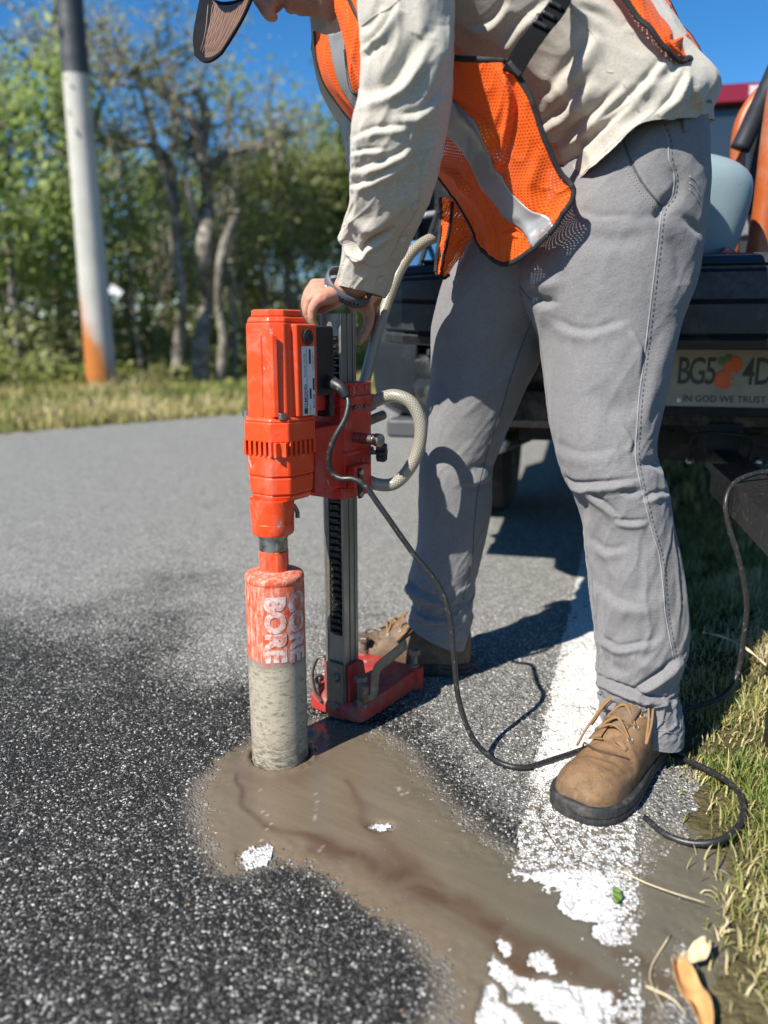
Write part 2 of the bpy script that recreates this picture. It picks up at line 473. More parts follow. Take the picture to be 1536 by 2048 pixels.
for poly in (ISL[5], ISL[6]):
    pc = np.array(poly); c0 = pc.mean(0); rad = np.hypot(*(pc - c0).T).max() + .012
    a = np.arange(-rad, rad, .0034); A, B = np.meshgrid(a, a)
    v = np.stack([A.ravel() + c0[0], B.ravel() + c0[1], np.full(A.size, .0012)], 1)
    dd = sdf(v[:, :2], poly) + .004 * fbm(v * 130, 3)
    i = np.arange(A.size).reshape(A.shape); f = np.stack([i[:-1, :-1], i[:-1, 1:], i[1:, 1:], i[1:, :-1]], -1).reshape(-1, 4)
    f = f[(dd < 0)[f].all(1)]; u = np.unique(f); rm = -np.ones(len(v), int); rm[u] = np.arange(len(u))
    pm = mesh('paint_mark', v[u], rm[f], mp.m, None, True)
    a = pm.data.attributes.new('wear', 'FLOAT', 'POINT'); a.data.foreach_set('value', np.full(len(u), .25 if poly is ISL[6] else .55, np.float32))
    tag(pm, 'white paint mark speckling the road in the slurry', None, None, 'structure')

# -- slurry
ms = Mat('slurry')
vv = ms.co('Object', (1, 1, 0))
# long streaks along the flow: stretched noise in a frame turned to the run-off direction
fl = N(ms.t, 'ShaderNodeMapping', {'Vector': ms.co('Object', rot=(0, 0, R(35))), 'Scale': (6, 40, 0)}).outputs[0]
streak = ms.noise(1.0, 6, .6, fl, dist=.8)
blot = ms.noise(14, 5, .6, vv, dist=1.2)
base = ms.ramp(streak, [(.2, (.128, .098, .063)), (.5, (.146, .114, .076)), (.8, (.164, .130, .089))])
greyer = ms.ramp(streak, [(.2, (.102, .092, .069)), (.5, (.119, .108, .081)), (.8, (.136, .123, .094))])
c = ms.mix(ms.attr('grey'), base, greyer)
c = ms.mix(ms.math('MULTIPLY', ms.attr('silt'), ms.maprange(blot, .3, .6, .45, 1.0)), c, (.085, .052, .032))
c = ms.mix(ms.math('MULTIPLY', ms.maprange(ms.noise(420, 4, .75, vv), .57, .64), .55), c, (.07, .056, .042))
c = ms.mix(ms.attr('foam'), c, (.55, .52, .46))
ms.set(col=c, rough=ms.maprange(blot, .35, .65, .06, .30), spec=.45,
       normal=ms.bump(ms.math('ADD', ms.math('MULTIPLY', streak, 1.0), ms.math('MULTIPLY', ms.noise(160, 3, .6, vv), .35)), .35, .0015))
lo = np.array(SL).min(0) - .06; hi = np.array(SL).max(0) + .06; lo[1] = max(lo[1], .6)
a = np.arange(lo[0], hi[0], .0042); b = np.arange(lo[1], hi[1], .0042)
A, B = np.meshgrid(a, b); v = np.stack([A.ravel(), B.ravel(), np.zeros(A.size)], 1)
wob = fbm(v * np.array([28, 28, 0]), 4); fine = fbm(v * np.array([160, 160, 0]), 2)
d = sdf(v[:, :2], SL) + .012 * wob + .003 * fine
lvl = .0026 - .0052 * sstep(-.065, .04, d + .008 * fine)
isl = np.min([sdf(v[:, :2], p) for p in ISL], 0) + .0035 * wob + .003 * fine
lvl = lvl - .0085 * (1 - sstep(-.005, .004, isl))
BAR = G(561, 1512)[:2]
rb = np.hypot(v[:, 0] - BAR[0], v[:, 1] - BAR[1])
lvl += .0032 * np.exp(-((rb - .056) / .006) ** 2) * (1 + .9 * fine) - .010 * sstep(.0505, .047, rb)
ppx = proj(v)
def line_mask(pts, w, wn, seed):
    dd, sg, par = seg_dist(ppx + 14 * np.stack([vnoise(v * 26, seed), vnoise(v * 26, seed + 9)], 1), pts)
    ww = np.interp(par, np.linspace(0, 1, len(wn)), wn) * w
    return np.exp(-(dd / ww) ** 2)
silt = np.clip(line_mask([(474, 1555), (478, 1600), (520, 1642), (590, 1672), (660, 1705), (740, 1732), (820, 1768), (900, 1812), (985, 1862), (1060, 1915), (1130, 1945), (1210, 1990), (1260, 2060)], 15, [.35, .5, .8, 1.3, 1.6, 2.0, 2.0, 1.6], 1)
               + .7 * line_mask([(690, 1560), (715, 1610), (745, 1665), (790, 1715), (880, 1780)], 11, [.6, 1, 1.6, 2], 2)
               + .55 * line_mask([(1010, 1890), (1060, 1950), (1000, 1900)], 16, [1, 1, 1], 3)
               + .7 * line_mask([(1230, 1905), (1290, 1920), (1330, 1960), (1330, 2040)], 22, [.5, 1, 1, 1.4], 4)
               + .35 * np.exp(-((rb - .075) / .03) ** 2), 0, 1)
grey = np.clip(sstep(700, 1150, ppx[:, 0] + 60 * wob - .35 * (ppx[:, 1] - 1700)) + .45 * (1 - sstep(-.06, -.01, d)) * 0, 0, 1)
grey = np.maximum(grey, .8 * line_mask([(800, 1500), (870, 1580), (940, 1655), (1020, 1715), (1110, 1760), (1200, 1830), (1290, 1930)], 34, [.4, .8, 1, 1.6, 2], 5))
foam = np.clip(.5 * line_mask([(531, 1590), (533, 1650), (533, 1690)], 1.4, [1, 1, 1], 6) + .35 * line_mask([(640, 1580), (632, 1620), (640, 1660), (636, 1700)], 2.2, [1, 1, 1], 7) + .5 * line_mask([(800, 1585), (806, 1600), (818, 1585)], 2.4, [1, 1], 8), 0, 1) * sstep(.1, .5, fine)
v[:, 2] = lvl
i = np.arange(A.size).reshape(A.shape); f = np.stack([i[:-1, :-1], i[:-1, 1:], i[1:, 1:], i[1:, :-1]], -1).reshape(-1, 4)
s_, _t = st(v)
ok = (d < .05) & (rb > .046)
f = f[ok[f].all(1)]; u = np.unique(f); rm = -np.ones(len(v), int); rm[u] = np.arange(len(u))
sl = mesh('slurry', v[u], rm[f], ms.m, None, True)
for nm, arr in (('silt', silt), ('grey', grey), ('foam', foam)):
    at = sl.data.attributes.new(nm, 'FLOAT', 'POINT'); at.data.foreach_set('value', arr[u].astype(np.float32))
tag(sl, 'brown wet drilling slurry running from the core barrel', None, None, 'stuff')

# -- earth and verges
mg = Mat('earth')
gn = mg.noise(3.5, 6, .65); gf = mg.noise(60, 4, .6)
c = mg.ramp(gn, [(.3, (.05, .042, .022)), (.5, (.095, .082, .036)), (.7, (.17, .14, .075))])
c = mg.mix(mg.maprange(gf, .35, .7, 0, .6), c, (.05, .042, .028))
mg.set(col=c, rough=.95, spec=.1, normal=mg.bump(gf, .8, .02))
gx = graded(-420, 420, -.2, 1.6, .022, 1.09); gy = graded(-60, 640, .3, 2.4, .022, 1.09)
A, B = np.meshgrid(gx, gy); v = np.stack([A.ravel(), B.ravel(), np.zeros(A.size)], 1)
s_, t_ = st(v)
v[:, 2] = -.022 + .0195 * sstep(EDGE_OFF - .06, EDGE_OFF + .0, s_) * (B.ravel() > -3) + .022 * sstep(EDGE_OFF + .03, EDGE_OFF + .25, s_) * (1 + .5 * fbm(v * 6, 2))
fy = np.interp(v[:, 0], FAR_EDGE[:, 0], FAR_EDGE[:, 1])
v[:, 2] += .10 * sstep(.05, 1.6, v[:, 1] - fy) + .03 * fbm(v * 1.1, 2) * sstep(.1, .6, v[:, 1] - fy)
i = np.arange(A.size).reshape(A.shape); f = np.stack([i[:-1, :-1], i[:-1, 1:], i[1:, 1:], i[1:, :-1]], -1).reshape(-1, 4)
ground = mesh('ground', v, f, mg.m)
tag(ground, 'earth verge under the grass beside the road', None, None, 'structure')

# -- grass
mgr = Mat('grass_blade')
tint = mgr.attr('tint')
c = mgr.ramp(tint, [(0.0, (.09, .15, .03)), (.3, (.18, .235, .055)), (.52, (.34, .31, .10)), (.75, (.52, .44, .21)), (1.0, (.62, .54, .33))])
mgr.set(col=c, rough=.6, spec=.25)
tr = N(mgr.t, 'ShaderNodeBsdfTranslucent', {'Color': c})
mxs = N(mgr.t, 'ShaderNodeMixShader', {0: .3, 1: mgr.b.outputs[0], 2: tr.outputs[0]})
mgr.t.links.new(mxs.outputs[0], mgr.out.inputs['Surface'])
def blades(name, base, length, width, lean, tint, label):
    n = len(base)
    az = RNG.uniform(0, 2 * np.pi, n); d = np.stack([np.cos(az), np.sin(az), np.zeros(n)], 1)
    az2 = az + np.pi / 2 + RNG.normal(0, .5, n); w = np.stack([np.cos(az2), np.sin(az2), np.zeros(n)], 1) * width[:, None] * .5
    L = length[:, None]; le = lean[:, None]; up = np.array([0, 0, 1.0])
    p1 = base + L * .45 * (up * np.cos(le * .6) + d * np.sin(le * .6))
    p2 = p1 + L * .33 * (up * np.cos(le * 1.2) + d * np.sin(le * 1.2))
    p3 = p2 + L * .25 * (up * np.cos(le * 1.9) + d * np.sin(le * 1.9))
    v = np.stack([base - w, base + w, p1 - w * .9, p1 + w * .9, p2 - w * .6, p2 + w * .6, p3], 1).reshape(-1, 3)
    o = np.arange(n)[:, None] * 7
    fa = np.concatenate([o + np.array([[0, 1, 3, 2]]), o + np.array([[2, 3, 5, 4]])], 0)
    fb = o + np.array([[4, 5, 6]])
    ob = mesh(name, v, fa.tolist() + fb.tolist(), mgr.m)
    a = ob.data.attributes.new('tint', 'FLOAT', 'POINT'); a.data.foreach_set('value', np.repeat(tint, 7).astype(np.float32))
    return tag(ob, label, None, None, 'stuff')
def verge_pts(n, s0, s1, t0, t1, dens_noise, seed):
    s = s0 + (s1 - s0) * RNG.random(n) ** 1.0; t = RNG.uniform(t0, t1, n)
    xy = L0 + s[:, None] * LN + t[:, None] * LD
    cl = fbm(np.stack([xy[:, 0] * dens_noise, xy[:, 1] * dens_noise, np.zeros(n)], 1), 3, seed)
    return xy, s, t, cl
xy, s, t, cl = verge_pts(95000, EDGE_OFF - .05, 1.15, -.45, 2.3, 9, 3)
bnd = EDGE_OFF + .01 + .045 * vnoise(np.stack([t * 9, t * 0, t * 0], 1)) - .05 * sstep(.05, .35, t) + .035 * np.exp(-((t - .02) / .13) ** 2)
dn = sstep(-.012, .09, s - bnd)
k = (RNG.random(len(s)) < dn * (.4 + .6 * sstep(-.7, .5, cl)) + .05 * (s > EDGE_OFF - .02))
xy, s, t, cl = xy[k], s[k], t[k], cl[k]; n = len(s)
zb = .004 + .03 * sstep(EDGE_OFF, EDGE_OFF + .25, s)
grow = sstep(EDGE_OFF - .05, EDGE_OFF + .3, s)
ti = np.clip(.6 + .33 * fbm(np.stack([xy[:, 0] * 7, xy[:, 1] * 7, 0 * s], 1), 2, 11) + RNG.normal(0, .26, n) , 0, 1)
blades('verge_grass', np.concatenate([xy, (zb - .008)[:, None]], 1), RNG.uniform(.012, .040, n) * (.65 + .7 * grow) * (1 + .4 * cl), RNG.uniform(.0014, .0032, n), RNG.uniform(.1, 1.15, n), ti, 'short yellowing grass on the near road verge')
xy, s, t, cl = verge_pts(30000, EDGE_OFF, 4.5, 2.2, 12, 3, 5)
n = len(s); blades('verge_grass', np.concatenate([xy, np.full((n, 1), .0)], 1), RNG.uniform(.05, .12, n), RNG.uniform(.005, .010, n), RNG.uniform(.1, 1.0, n), np.clip(.5 + .3 * cl + RNG.normal(0, .2, n), 0, 1), 'longer grass under and beyond the parked truck')
# far verge beyond the road
n = 52000
fx = RNG.uniform(-11, 6, n); off = RNG.random(n) ** 1.3 * 5.0
fyv = np.interp(fx, FAR_EDGE[:, 0], FAR_EDGE[:, 1]) + off
cl = fbm(np.stack([fx * 1.3, fyv * 1.3, 0 * fx], 1), 3, 21)
zf = -.022 + .10 * sstep(.05, 1.6, off)
blades('far_verge_grass', np.stack([fx, fyv, zf], 1), RNG.uniform(.04, .13, n) * (1 + .6 * cl), RNG.uniform(.008, .016, n), RNG.uniform(.05, .9, n), np.clip(.43 + .3 * cl + RNG.normal(0, .16, n), 0, 1), 'tufted yellow green grass along the far road edge')

# -- litter on the verge
m_straw = simple('straw', (.58, .48, .30), .6, var=.2, vscale=90)
m_husk = simple('dead_leaf', (.50, .27, .10), .65, var=.4, vscale=30, bump=.5, bscale=150)
m_green = simple('fresh_leaf', (.09, .16, .03), .5, var=.3, vscale=120)
m_root = simple('dry_root', (.13, .085, .045), .9)
def strand(name, pts, rad, mat, label, cat, z=.004, group=None):
    w = [G(x, y, z if len(r) == 0 else r[0]) for x, y, *r in pts]
    o = MB().tube(w, [rad * (1 - .6 * i / (len(w) - 1)) for i in range(len(w))], 6, 6).build(name, mat, smooth=True)
    return tag(o, label, cat, group)
strand('straw_stem', [(1243, 1742, .008), (1290, 1765, .012), (1345, 1785, .018), (1410, 1805, .02)], .0012, m_straw, 'long pale straw stem reaching from the white paint to the grass', 'straw')
strand('straw_stem', [(1340, 1870), (1300, 1945), (1325, 2015, .012)], .0011, m_straw, 'bent straw stem lying in the slurry beside the dead leaf', 'straw')
strand('straw_stem', [(1292, 1972), (1345, 1998, .01), (1372, 2030)], .0016, m_straw, 'short flat straw piece near the bottom edge of the slurry', 'straw')
strand('root_fibre', [(1112, 1692), (1085, 1650, .006), (1072, 1618, .01), (1082, 1600, .012), (1104, 1608, .006)], .0006, m_root, 'thin curled brown root fibre in front of the near boot', 'root fibre')
strand('root_fibre', [(1105, 1598, .01), (1090, 1578, .014), (1100, 1560, .016), (1135, 1552, .012)], .0006, m_root, 'small looped root fibre beside the toe of the near boot', 'root fibre')
def leaf(name, pts, width, curl, mat, label, cat):
    p = crom([G(*q) for q in pts], 22); t = np.gradient(p, axis=0); t /= np.linalg.norm(t, axis=1)[:, None]
    sd_ = np.cross(t, (0, 0, 1)); sd_ /= np.linalg.norm(sd_, axis=1)[:, None]
    rs = []
    for k in range(22):
        w = width * math.sin(math.pi * min(.97, (k + .7) / 22.5)) ** .6
        rs.append([p[k] + sd_[k] * w * a + np.array([0, 0, curl * a * a * (1 + .25 * math.sin(k * .5)) + .0012 * math.sin(k * .8 + a * 2)]) for a in np.linspace(-1, 1, 9)])
    o = MB().rings(rs, caps=False, closed=False).build(name, mat, smooth=True)
    sm = o.modifiers.new('thick', 'SOLIDIFY'); sm.thickness = .0006
    return tag(o, label, cat)
leaf('dead_leaf', [(1350, 1925, .012), (1372, 1975, .014), (1395, 2020, .01), (1415, 2075, .008)], .014, .012, m_husk, 'curled orange brown dead leaf at the grass edge', 'leaf')
leaf('dead_leaf', [(1360, 1935, .012), (1395, 1915, .014), (1415, 1885, .02)], .010, .008, m_straw, 'pale tan dead leaf behind the orange brown one', 'leaf')
leaf('green_leaf', [(1228, 1775, .007), (1235, 1790, .008), (1232, 1806, .007)], .006, .001, m_green, 'small fresh green leaf lying on the white paint', 'leaf')
leaf('grass_stalk', [(1405, 1265, .05), (1460, 1280, .055), (1500, 1305, .05), (1536, 1335, .03)], .004, .002, m_straw, 'dry split grass stalk by the hanging cord', 'straw')
# ================================================================== CORE DRILL
def painted(name, col, rough=.38, chip=(.30, .29, .27), amt=.5, dust=(.42, .36, .29), dust_amt=.25):
    """worn enamel: chips to bare metal, dust film, orange-peel"""
    m = Mat(name)
    n = m.noise(9, 4)
    c = m.mix(n, [x * .86 for x in col], [min(1, x * 1.08) for x in col])
    fade = m.ramp(m.noise(30, 5, .65), [(.45, 0.0), (.8, 1.0)])
    c = m.mix(m.math('MULTIPLY', fade, .22), c, [min(1, x * .8 + .12) for x in col])
    d = m.ramp(m.noise(16, 8, .7, dist=.4), [(.48, 0.0), (.70, 1.0)])
    c = m.mix(m.math('MULTIPLY', d, dust_amt), c, dust)
    ch = m.ramp(m.noise(38, 7, .72, m.co('Object', (1, 1, .6))), [(.66 - .03 * amt, 0.0), (.675 - .03 * amt, 1.0)], 'LINEAR')
    scr = m.ramp(m.noise(1, 6, .7, m.co('Object', (420, 420, 18), rot=(.3, .5, 0))), [(.71, 0.0), (.73, 1.0)])
    ch = m.math('MAXIMUM', ch, m.math('MULTIPLY', scr, .6))
    c = m.mix(ch, c, chip)
    m.set(col=c, rough=m.maprange(m.noise(40, 4), .3, .7, rough - .08, rough + .15), spec=.45,
          normal=m.bump(m.math('ADD', m.noise(420, 2), m.math('MULTIPLY', ch, -2.0)), .12, .0006))
    return m.m
m_or = painted('drill_paint', (.78, .060, .007), amt=1.0, dust_amt=.34)
m_or2 = painted('carriage_paint', (.50, .018, .008), .42, amt=.9, dust_amt=.32)
m_basep = painted('base_paint', (.36, .022, .018), .55, amt=.9, dust=(.15, .125, .10), dust_amt=.85)
m_alu = Mat('aluminium')
n = m_alu.noise(1, 5, .6, m_alu.co('Object', (500, 500, 6)))
m_alu.set(col=m_alu.mix(n, (.22, .212, .19), (.38, .368, .335)), metal=.85, rough=m_alu.maprange(m_alu.noise(30, 5), .3, .7, .34, .6), normal=m_alu.bump(n, .25, .0004)); m_alu = m_alu.m
m_steel = simple('steel', (.50, .49, .47), .33, 1.0, .2, 40, bump=.2, bscale=300, dirt=(.10, .08, .06), dirt_amt=.35, dscale=60)
m_dsteel = simple('dirty_steel', (.27, .255, .235), .52, .7, .35, 50, bump=.5, bscale=220, dirt=(.20, .17, .135), dirt_amt=.75, dscale=45)
m_blk = simple('black_plastic', (.016, .016, .017), .45, 0, .3, 60, bump=.25, bscale=400, dirt=(.10, .09, .08), dirt_amt=.15)
m_rub = Mat('black_rubber')
n = m_rub.noise(1, 6, .65, m_rub.co('Object', (60, 60, 60))); sc_ = m_rub.ramp(m_rub.noise(140, 6, .7), [(.58, 0.0), (.66, 1.0)])
m_rub.set(col=m_rub.mix(m_rub.math('MULTIPLY', sc_, .55), (.018, .018, .019), (.22, .205, .18)), rough=m_rub.maprange(n, .3, .7, .3, .5), spec=.5, normal=m_rub.bump(m_rub.noise(260, 3), .2, .0006)); m_rub = m_rub.m

E1 = np.array([.55, .835]); RZ = math.atan2(E1[1], E1[0])
drill = empty('core_drill', (BAR[0], BAR[1], 0), RZ)
tag(drill, 'orange core drill on an aluminium column stand, drilling the asphalt', 'core drill')
def loc(px, py, Y):
    """drill-local coordinates of a photo pixel at distance Y"""
    w = P(px, py, Y) - np.array([BAR[0], BAR[1], 0]); c, s = math.cos(-RZ), math.sin(-RZ)
    return np.array([c * w[0] - s * w[1], s * w[0] + c * w[1], w[2]])
def octo(a, b, ch, cx=0.0):
    return [(cx - a + ch, -b), (cx + a - ch, -b), (cx + a, -b + ch), (cx + a, b - ch), (cx + a - ch, b), (cx - a + ch, b), (cx - a, b - ch), (cx - a, -b + ch)]
MC = .024
A_, B_ = .0445, .0385
# motor housing: chamfered body, faintly tapered, with its stepped cap and ribs
h = MB()
h.prism(octo(A_, B_, .017, MC), .575, .718, 1.03, .985, (MC, 0)).prism(octo(A_ * .97, B_ * .97, .017, MC), .718, .7265, 1.0, .93, (MC, 0)).prism(octo(A_ * .86, B_ * .84, .017, MC), .7262, .737, 1.0, .985, (MC, 0))
housing = h.build('motor_housing', m_or, drill, 35, .0028, 3)
# long vertical flutes at the near corner
for yy, ww in ((-.037, .006), (-.014, .0045)):
    MB().prism([(MC - A_ - .0026, yy + .006), (MC - A_ - .0026, yy + .006 + ww), (MC - A_ + .004, yy + .010 + ww), (MC - A_ + .004, yy + .002)], .58, .70, 1.0, .995).build('rib', m_or, drill, 35, .0012)
# switch panel on the near side
MB().prism([(MC - .008, -B_ - .0075), (MC + .038, -B_ - .0075), (MC + .042, -B_ - .002), (MC + .042, -B_ + .004), (MC - .012, -B_ + .004), (MC - .012, -B_ - .001)], .578, .716).build('switch_panel', m_or, drill, 35, .004, 3)
yf = -B_ - .0078
MB().lathe([(.0115, 0), (.0125, .0015), (.011, .003)], 24, (MC + .016, yf, .697), rot_to((0, -1, 0))).build('badge', m_blk, drill, 40)
MB().lathe([(.0075, .003), (.008, .0036), (.0066, .0042), (.006, .0036)], 20, (MC + .016, yf, .697), rot_to((0, -1, 0)), caps=False).build('emblem', m_rub, drill, 40)
# name plate with its printing
m_plate = simple('name_plate_film', (.62, .63, .64), .35, .0, .08, 30, dirt=(.35, .32, .28), dirt_amt=.15)
m_ink = simple('ink', (.02, .02, .022), .5)
plate = MB().box((MC + .016, yf - .0004, .6315), (.030, .0012, .104)).build('name_plate', m_plate, drill, 35, .0005)
def print_on(txt, size, u, z, bold=0.0, sx=1.0):
    v, f = text_mesh(txt, size, bold, sx=sx)
    return [(MC + .016 + u + -y * -1.0 * -1.0, yf - .0013, z + x) for x, y in v], f
ink = MB()
for txt, size, u, z, bo in (('DIAMOND', .0088, -.0085, .606, .0001), ('PRODUCTS', .0042, -.0035, .606, 0), ('Serial No. 221193', .0048, -.0095, .655, .00005), ('Model No.', .0036, .0025, .589, 0), ('MTA 240', .0056, .0115, .600, .0001), ('120 VAC', .0045, .0025, .668, 0), ('CLEAN AND GREASE', .0030, .0100, .660, 0), ('READ MANUAL', .0030, .0135, .660, 0)):
    v, f = print_on(txt, size, u, z, bo); ink.add(v, f)
for u, z, w, hh in ((.0035, .612, .004, .016), (.0035, .668, .004, .022), (.0115, .626, .004, .018), (-.0045, .6315, .0004, .10), (-.0085, .586, .007, .008)):
    ink.box((MC + .016 + u, yf - .0012, z), (w, .0004, hh))
ink.build('plate_printing', m_ink, plate, False)
# collar between motor and gear case, with hex screws
MB().prism(octo(A_ * 1.16, B_ * 1.18, .020, MC), .541, .572, 1.0, 1.0, (MC, 0)).prism(octo(A_ * 1.16, B_ * 1.18, .020, MC), .5718, .5785, 1.0, .93, (MC, 0)).build('collar', m_or, drill, 35, .003, 3)
for x, y in ((MC - .0355, -.036), (MC + .040, -.036), (MC - .0355, .036), (MC + .040, .036)):
    MB().lathe([(.0062, 0), (.0062, .009), (.0055, .0098), (.0036, .0098), (.0034, .006)], 18, (x, y, .5765)).build('screw', m_steel, drill, 35)
# gear case: recessed vent band with fins, body, shoulder, nose
MB().prism(octo(A_ * 1.04, B_ * 1.06, .020, MC), .520, .542).build('vent_recess', m_blk, drill, 35)
for k in range(7):
    yk = -.034 + k * .0102
    MB().box((MC - A_ * 1.10 + .002, yk, .531), (.010, .0052, .022)).build('vent_fin', m_or, drill, 35, .0006)
    MB().box((MC - .038 + k * .0112, -B_ * 1.12 + .002, .531), (.0052, .010, .022)).build('vent_fin', m_or, drill, 35, .0006)
for s1_, s2_ in ((1, 1), (1, -1), (-1, 1), (-1, -1)):
    MB().box((MC + s1_ * A_ * .80, s2_ * B_ * .78, .531), (.020, .02, .022), Matrix.Rotation(math.pi / 4, 3, 'Z')).build('vent_fin', m_or, drill, 35, .0008)
g = MB().prism(octo(A_ * 1.13, B_ * 1.14, .021, MC), .487, .5215, .99, 1.0, (MC, 0)).prism(octo(A_ * 1.12, B_ * 1.13, .022, MC), .4585, .4872, .965, 1.0, (MC, 0)).prism(octo(A_ * 1.07, B_ * 1.08, .022, MC), .4475, .4588, .90, 1.0, (MC, 0))
g.build('gear_case', m_or, drill, 35, .004, 3)
for a in ():
    MB().tube([(MC - A_ * 1.10, a * .05, .512), (MC - A_ * 1.12, a * .052, .48), (MC - A_ * 1.0, a * .05, .455)], [.006, .007, .005], 10, 5).build('case_rib', m_or, drill, True)
MB().lathe([(.0355, .4495), (.0352, .446), (.0345, .425), (.0338, .4135), (.0332, .4128), (.0338, .412), (.0338, .397), (.032, .3935), (.027, .392)], 40).build('spindle_nose', m_or, drill, 30)
MB().lathe([(.0245, .3925), (.0245, .388), (.0228, .3878), (.0228, .3665), (.022, .3655)], 40).box((-.006, -.0215, .377), (.022, .004, .014)).build('spindle', m_steel, drill, 30)
MB().tube([(.028, -.02, .436), (.032, -.024, .425), (.030, -.026, .415)], .0035, 8, 4).build('grease_fitting', m_dsteel, drill, True)
nut = []
for z, k in ((.332, 1.0), (.3655, 1.0)):
    nut.append([((.0242 if abs(((a + 15) % 90) - 45) > 18 else .0218) * math.cos(R(a)), (.0242 if abs(((a + 15) % 90) - 45) > 18 else .0218) * math.sin(R(a)), z) for a in range(0, 360, 9)])
MB().rings(nut).build('bit_adapter', m_or, drill, 30, .0008)
# core barrel
RB = .0475
mb = Mat('core_barrel_paint')
z = mb.xyz()[2]
nz1 = mb.noise(22, 6, .65); nz2 = mb.noise(1, 6, .7, mb.co('Object', (150, 150, 40)))
redc = mb.mix(mb.ramp(mb.noise(46, 7, .75), [(.42, 0.0), (.62, 1.0)]), (.55, .066, .020), (.50, .17, .105))
redc = mb.mix(mb.math('MULTIPLY', mb.ramp(nz2, [(.47, 0.0), (.62, 1.0)]), .7), redc, (.56, .42, .34))
cream = mb.mix(nz1, (.27, .238, .175), (.41, .365, .278))
scf = mb.ramp(mb.noise(1, 8, .75, mb.co('Object', (70, 70, 190))), [(.51, 0.0), (.60, 1.0)])
cream = mb.mix(mb.math('MULTIPLY', scf, .75), cream, (.13, .118, .094))
vert = mb.ramp(mb.noise(1, 5, .7, mb.co('Object', (200, 200, 14))), [(.58, 0.0), (.7, 1.0)])
cream = mb.mix(mb.math('MULTIPLY', vert, .45), cream, (.24, .215, .17))
edge_ = mb.math('ADD', z, mb.math('MULTIPLY', mb.math('SUBTRACT', mb.noise(34, 6, .7), .5), .035))
c = mb.mix(mb.maprange(edge_, .184, .190), cream, redc)
rimz = mb.math('MULTIPLY', mb.maprange(edge_, .176, .187), mb.maprange(edge_, .199, .189)); c = mb.mix(mb.math('MULTIPLY', rimz, .75), c, (.20, .18, .15))
low = mb.math('MULTIPLY', mb.maprange(z, .075, .01), mb.ramp(mb.noise(1, 7, .75, mb.co('Object', (60, 60, 170), rot=(.1, .12, 0))), [(.44, 0.0), (.56, 1.0)]))
c = mb.mix(mb.math('MULTIPLY', low, .9), c, (.085, .075, .058))
mb.set(col=c, rough=mb.maprange(nz1, .3, .7, .42, .7), spec=.35, normal=mb.bump(mb.math('ADD', nz1, mb.math('MULTIPLY', scf, .6)), .35, .0012))
barrel = MB().lathe([(RB, -.05)] + [(RB + .0003 * math.sin(k * 2.1), z) for k, z in enumerate(np.linspace(-.04, .314, 24))] + [(RB - .0006, .3155), (RB - .0006, .317), (RB, .318), (RB, .324), (RB - .002, .3275), (RB - .006, .3295), (.0242, .3335), (.022, .3335)], 72).build('core_barrel', mb.m, drill, 40)
# raised lettering, two lines reading down the barrel
m_let = Mat('barrel_lettering')
wr_ = m_let.ramp(m_let.noise(95, 7, .75), [(.43, 0.0), (.60, 1.0)])
m_let.set(col=m_let.mix(wr_, (.58, .50, .47), (.50, .16, .11)), rough=.65)
camang = math.atan2(-BAR[1], -BAR[0]) - RZ
def wrap_word(txt, size, off, zc, bold=.0026):
    v, f = text_mesh(txt, size, bold, spacing=1.04)
    bm = bmesh.new(); vs = [bm.verts.new((x, y, 0)) for x, y in v]
    for q in f:
        try: bm.faces.new([vs[i] for i in q])
        except ValueError: pass
    for k in np.arange(-.03, .03, .003):
        bmesh.ops.bisect_plane(bm, geom=bm.verts[:] + bm.edges[:] + bm.faces[:], plane_co=(0, float(k), 0), plane_no=(0, 1, 0))
    for q in bm.verts:
        a = camang + (q.co.y + off) / RB; rr = RB + .0007
        q.co = Vector((rr * math.cos(a), rr * math.sin(a), zc - q.co.x))
    me = bpy.data.meshes.new('lettering'); bm.to_mesh(me); bm.free(); finish(me, False, m_let.m)
    o = bpy.data.objects.new('lettering', me); COL.objects.link(o); o.parent = barrel
wrap_word('BORE', .043, -.003, .247); wrap_word('CORE', .043, .036, .247)
# drill bit rim mud ring is part of the slurry; column and rack
CX, CW = .180, .0435
h = CW / 2; gr = .0035
prof = [(CX - h, -h), (CX - h * .3, -h), (CX - h * .3, -h + gr), (CX - h * .1, -h + gr), (CX - h * .1, -h), (CX + h * .45, -h), (CX + h * .45, -h + gr), (CX + h * .6, -h + gr), (CX + h * .6, -h), (CX + h, -h), (CX + h, h), (CX - h, h), (CX - h, h * .78), (CX - h + .004, h * .78), (CX - h + .004, -h * .78), (CX - h, -h * .78)]
MB().prism(prof, .012, .735).build('column', m_alu, drill, 30, .0008)
rk = []
zt = np.arange(.165, .70, .0031)
for k, zz in enumerate(zt):
    x = CX - h + (.0035 if k % 4 in (0, 1) else -.0035)
    rk.append([(x, -h * .62, zz), (x, h * .3, zz), (CX - h + .0045, h * .3, zz), (CX - h + .0045, -h * .62, zz)])
MB().rings(rk).build('gear_rack', simple('rack_steel', (.055, .055, .055), .3, .8, .3, 60, dirt=(.16, .15, .13), dirt_amt=.3), drill, False)
MB().box((CX - h + .001, h * .58, .43), (.004, h * .3, .52)).build('rack_guide', m_dsteel, drill, 30)
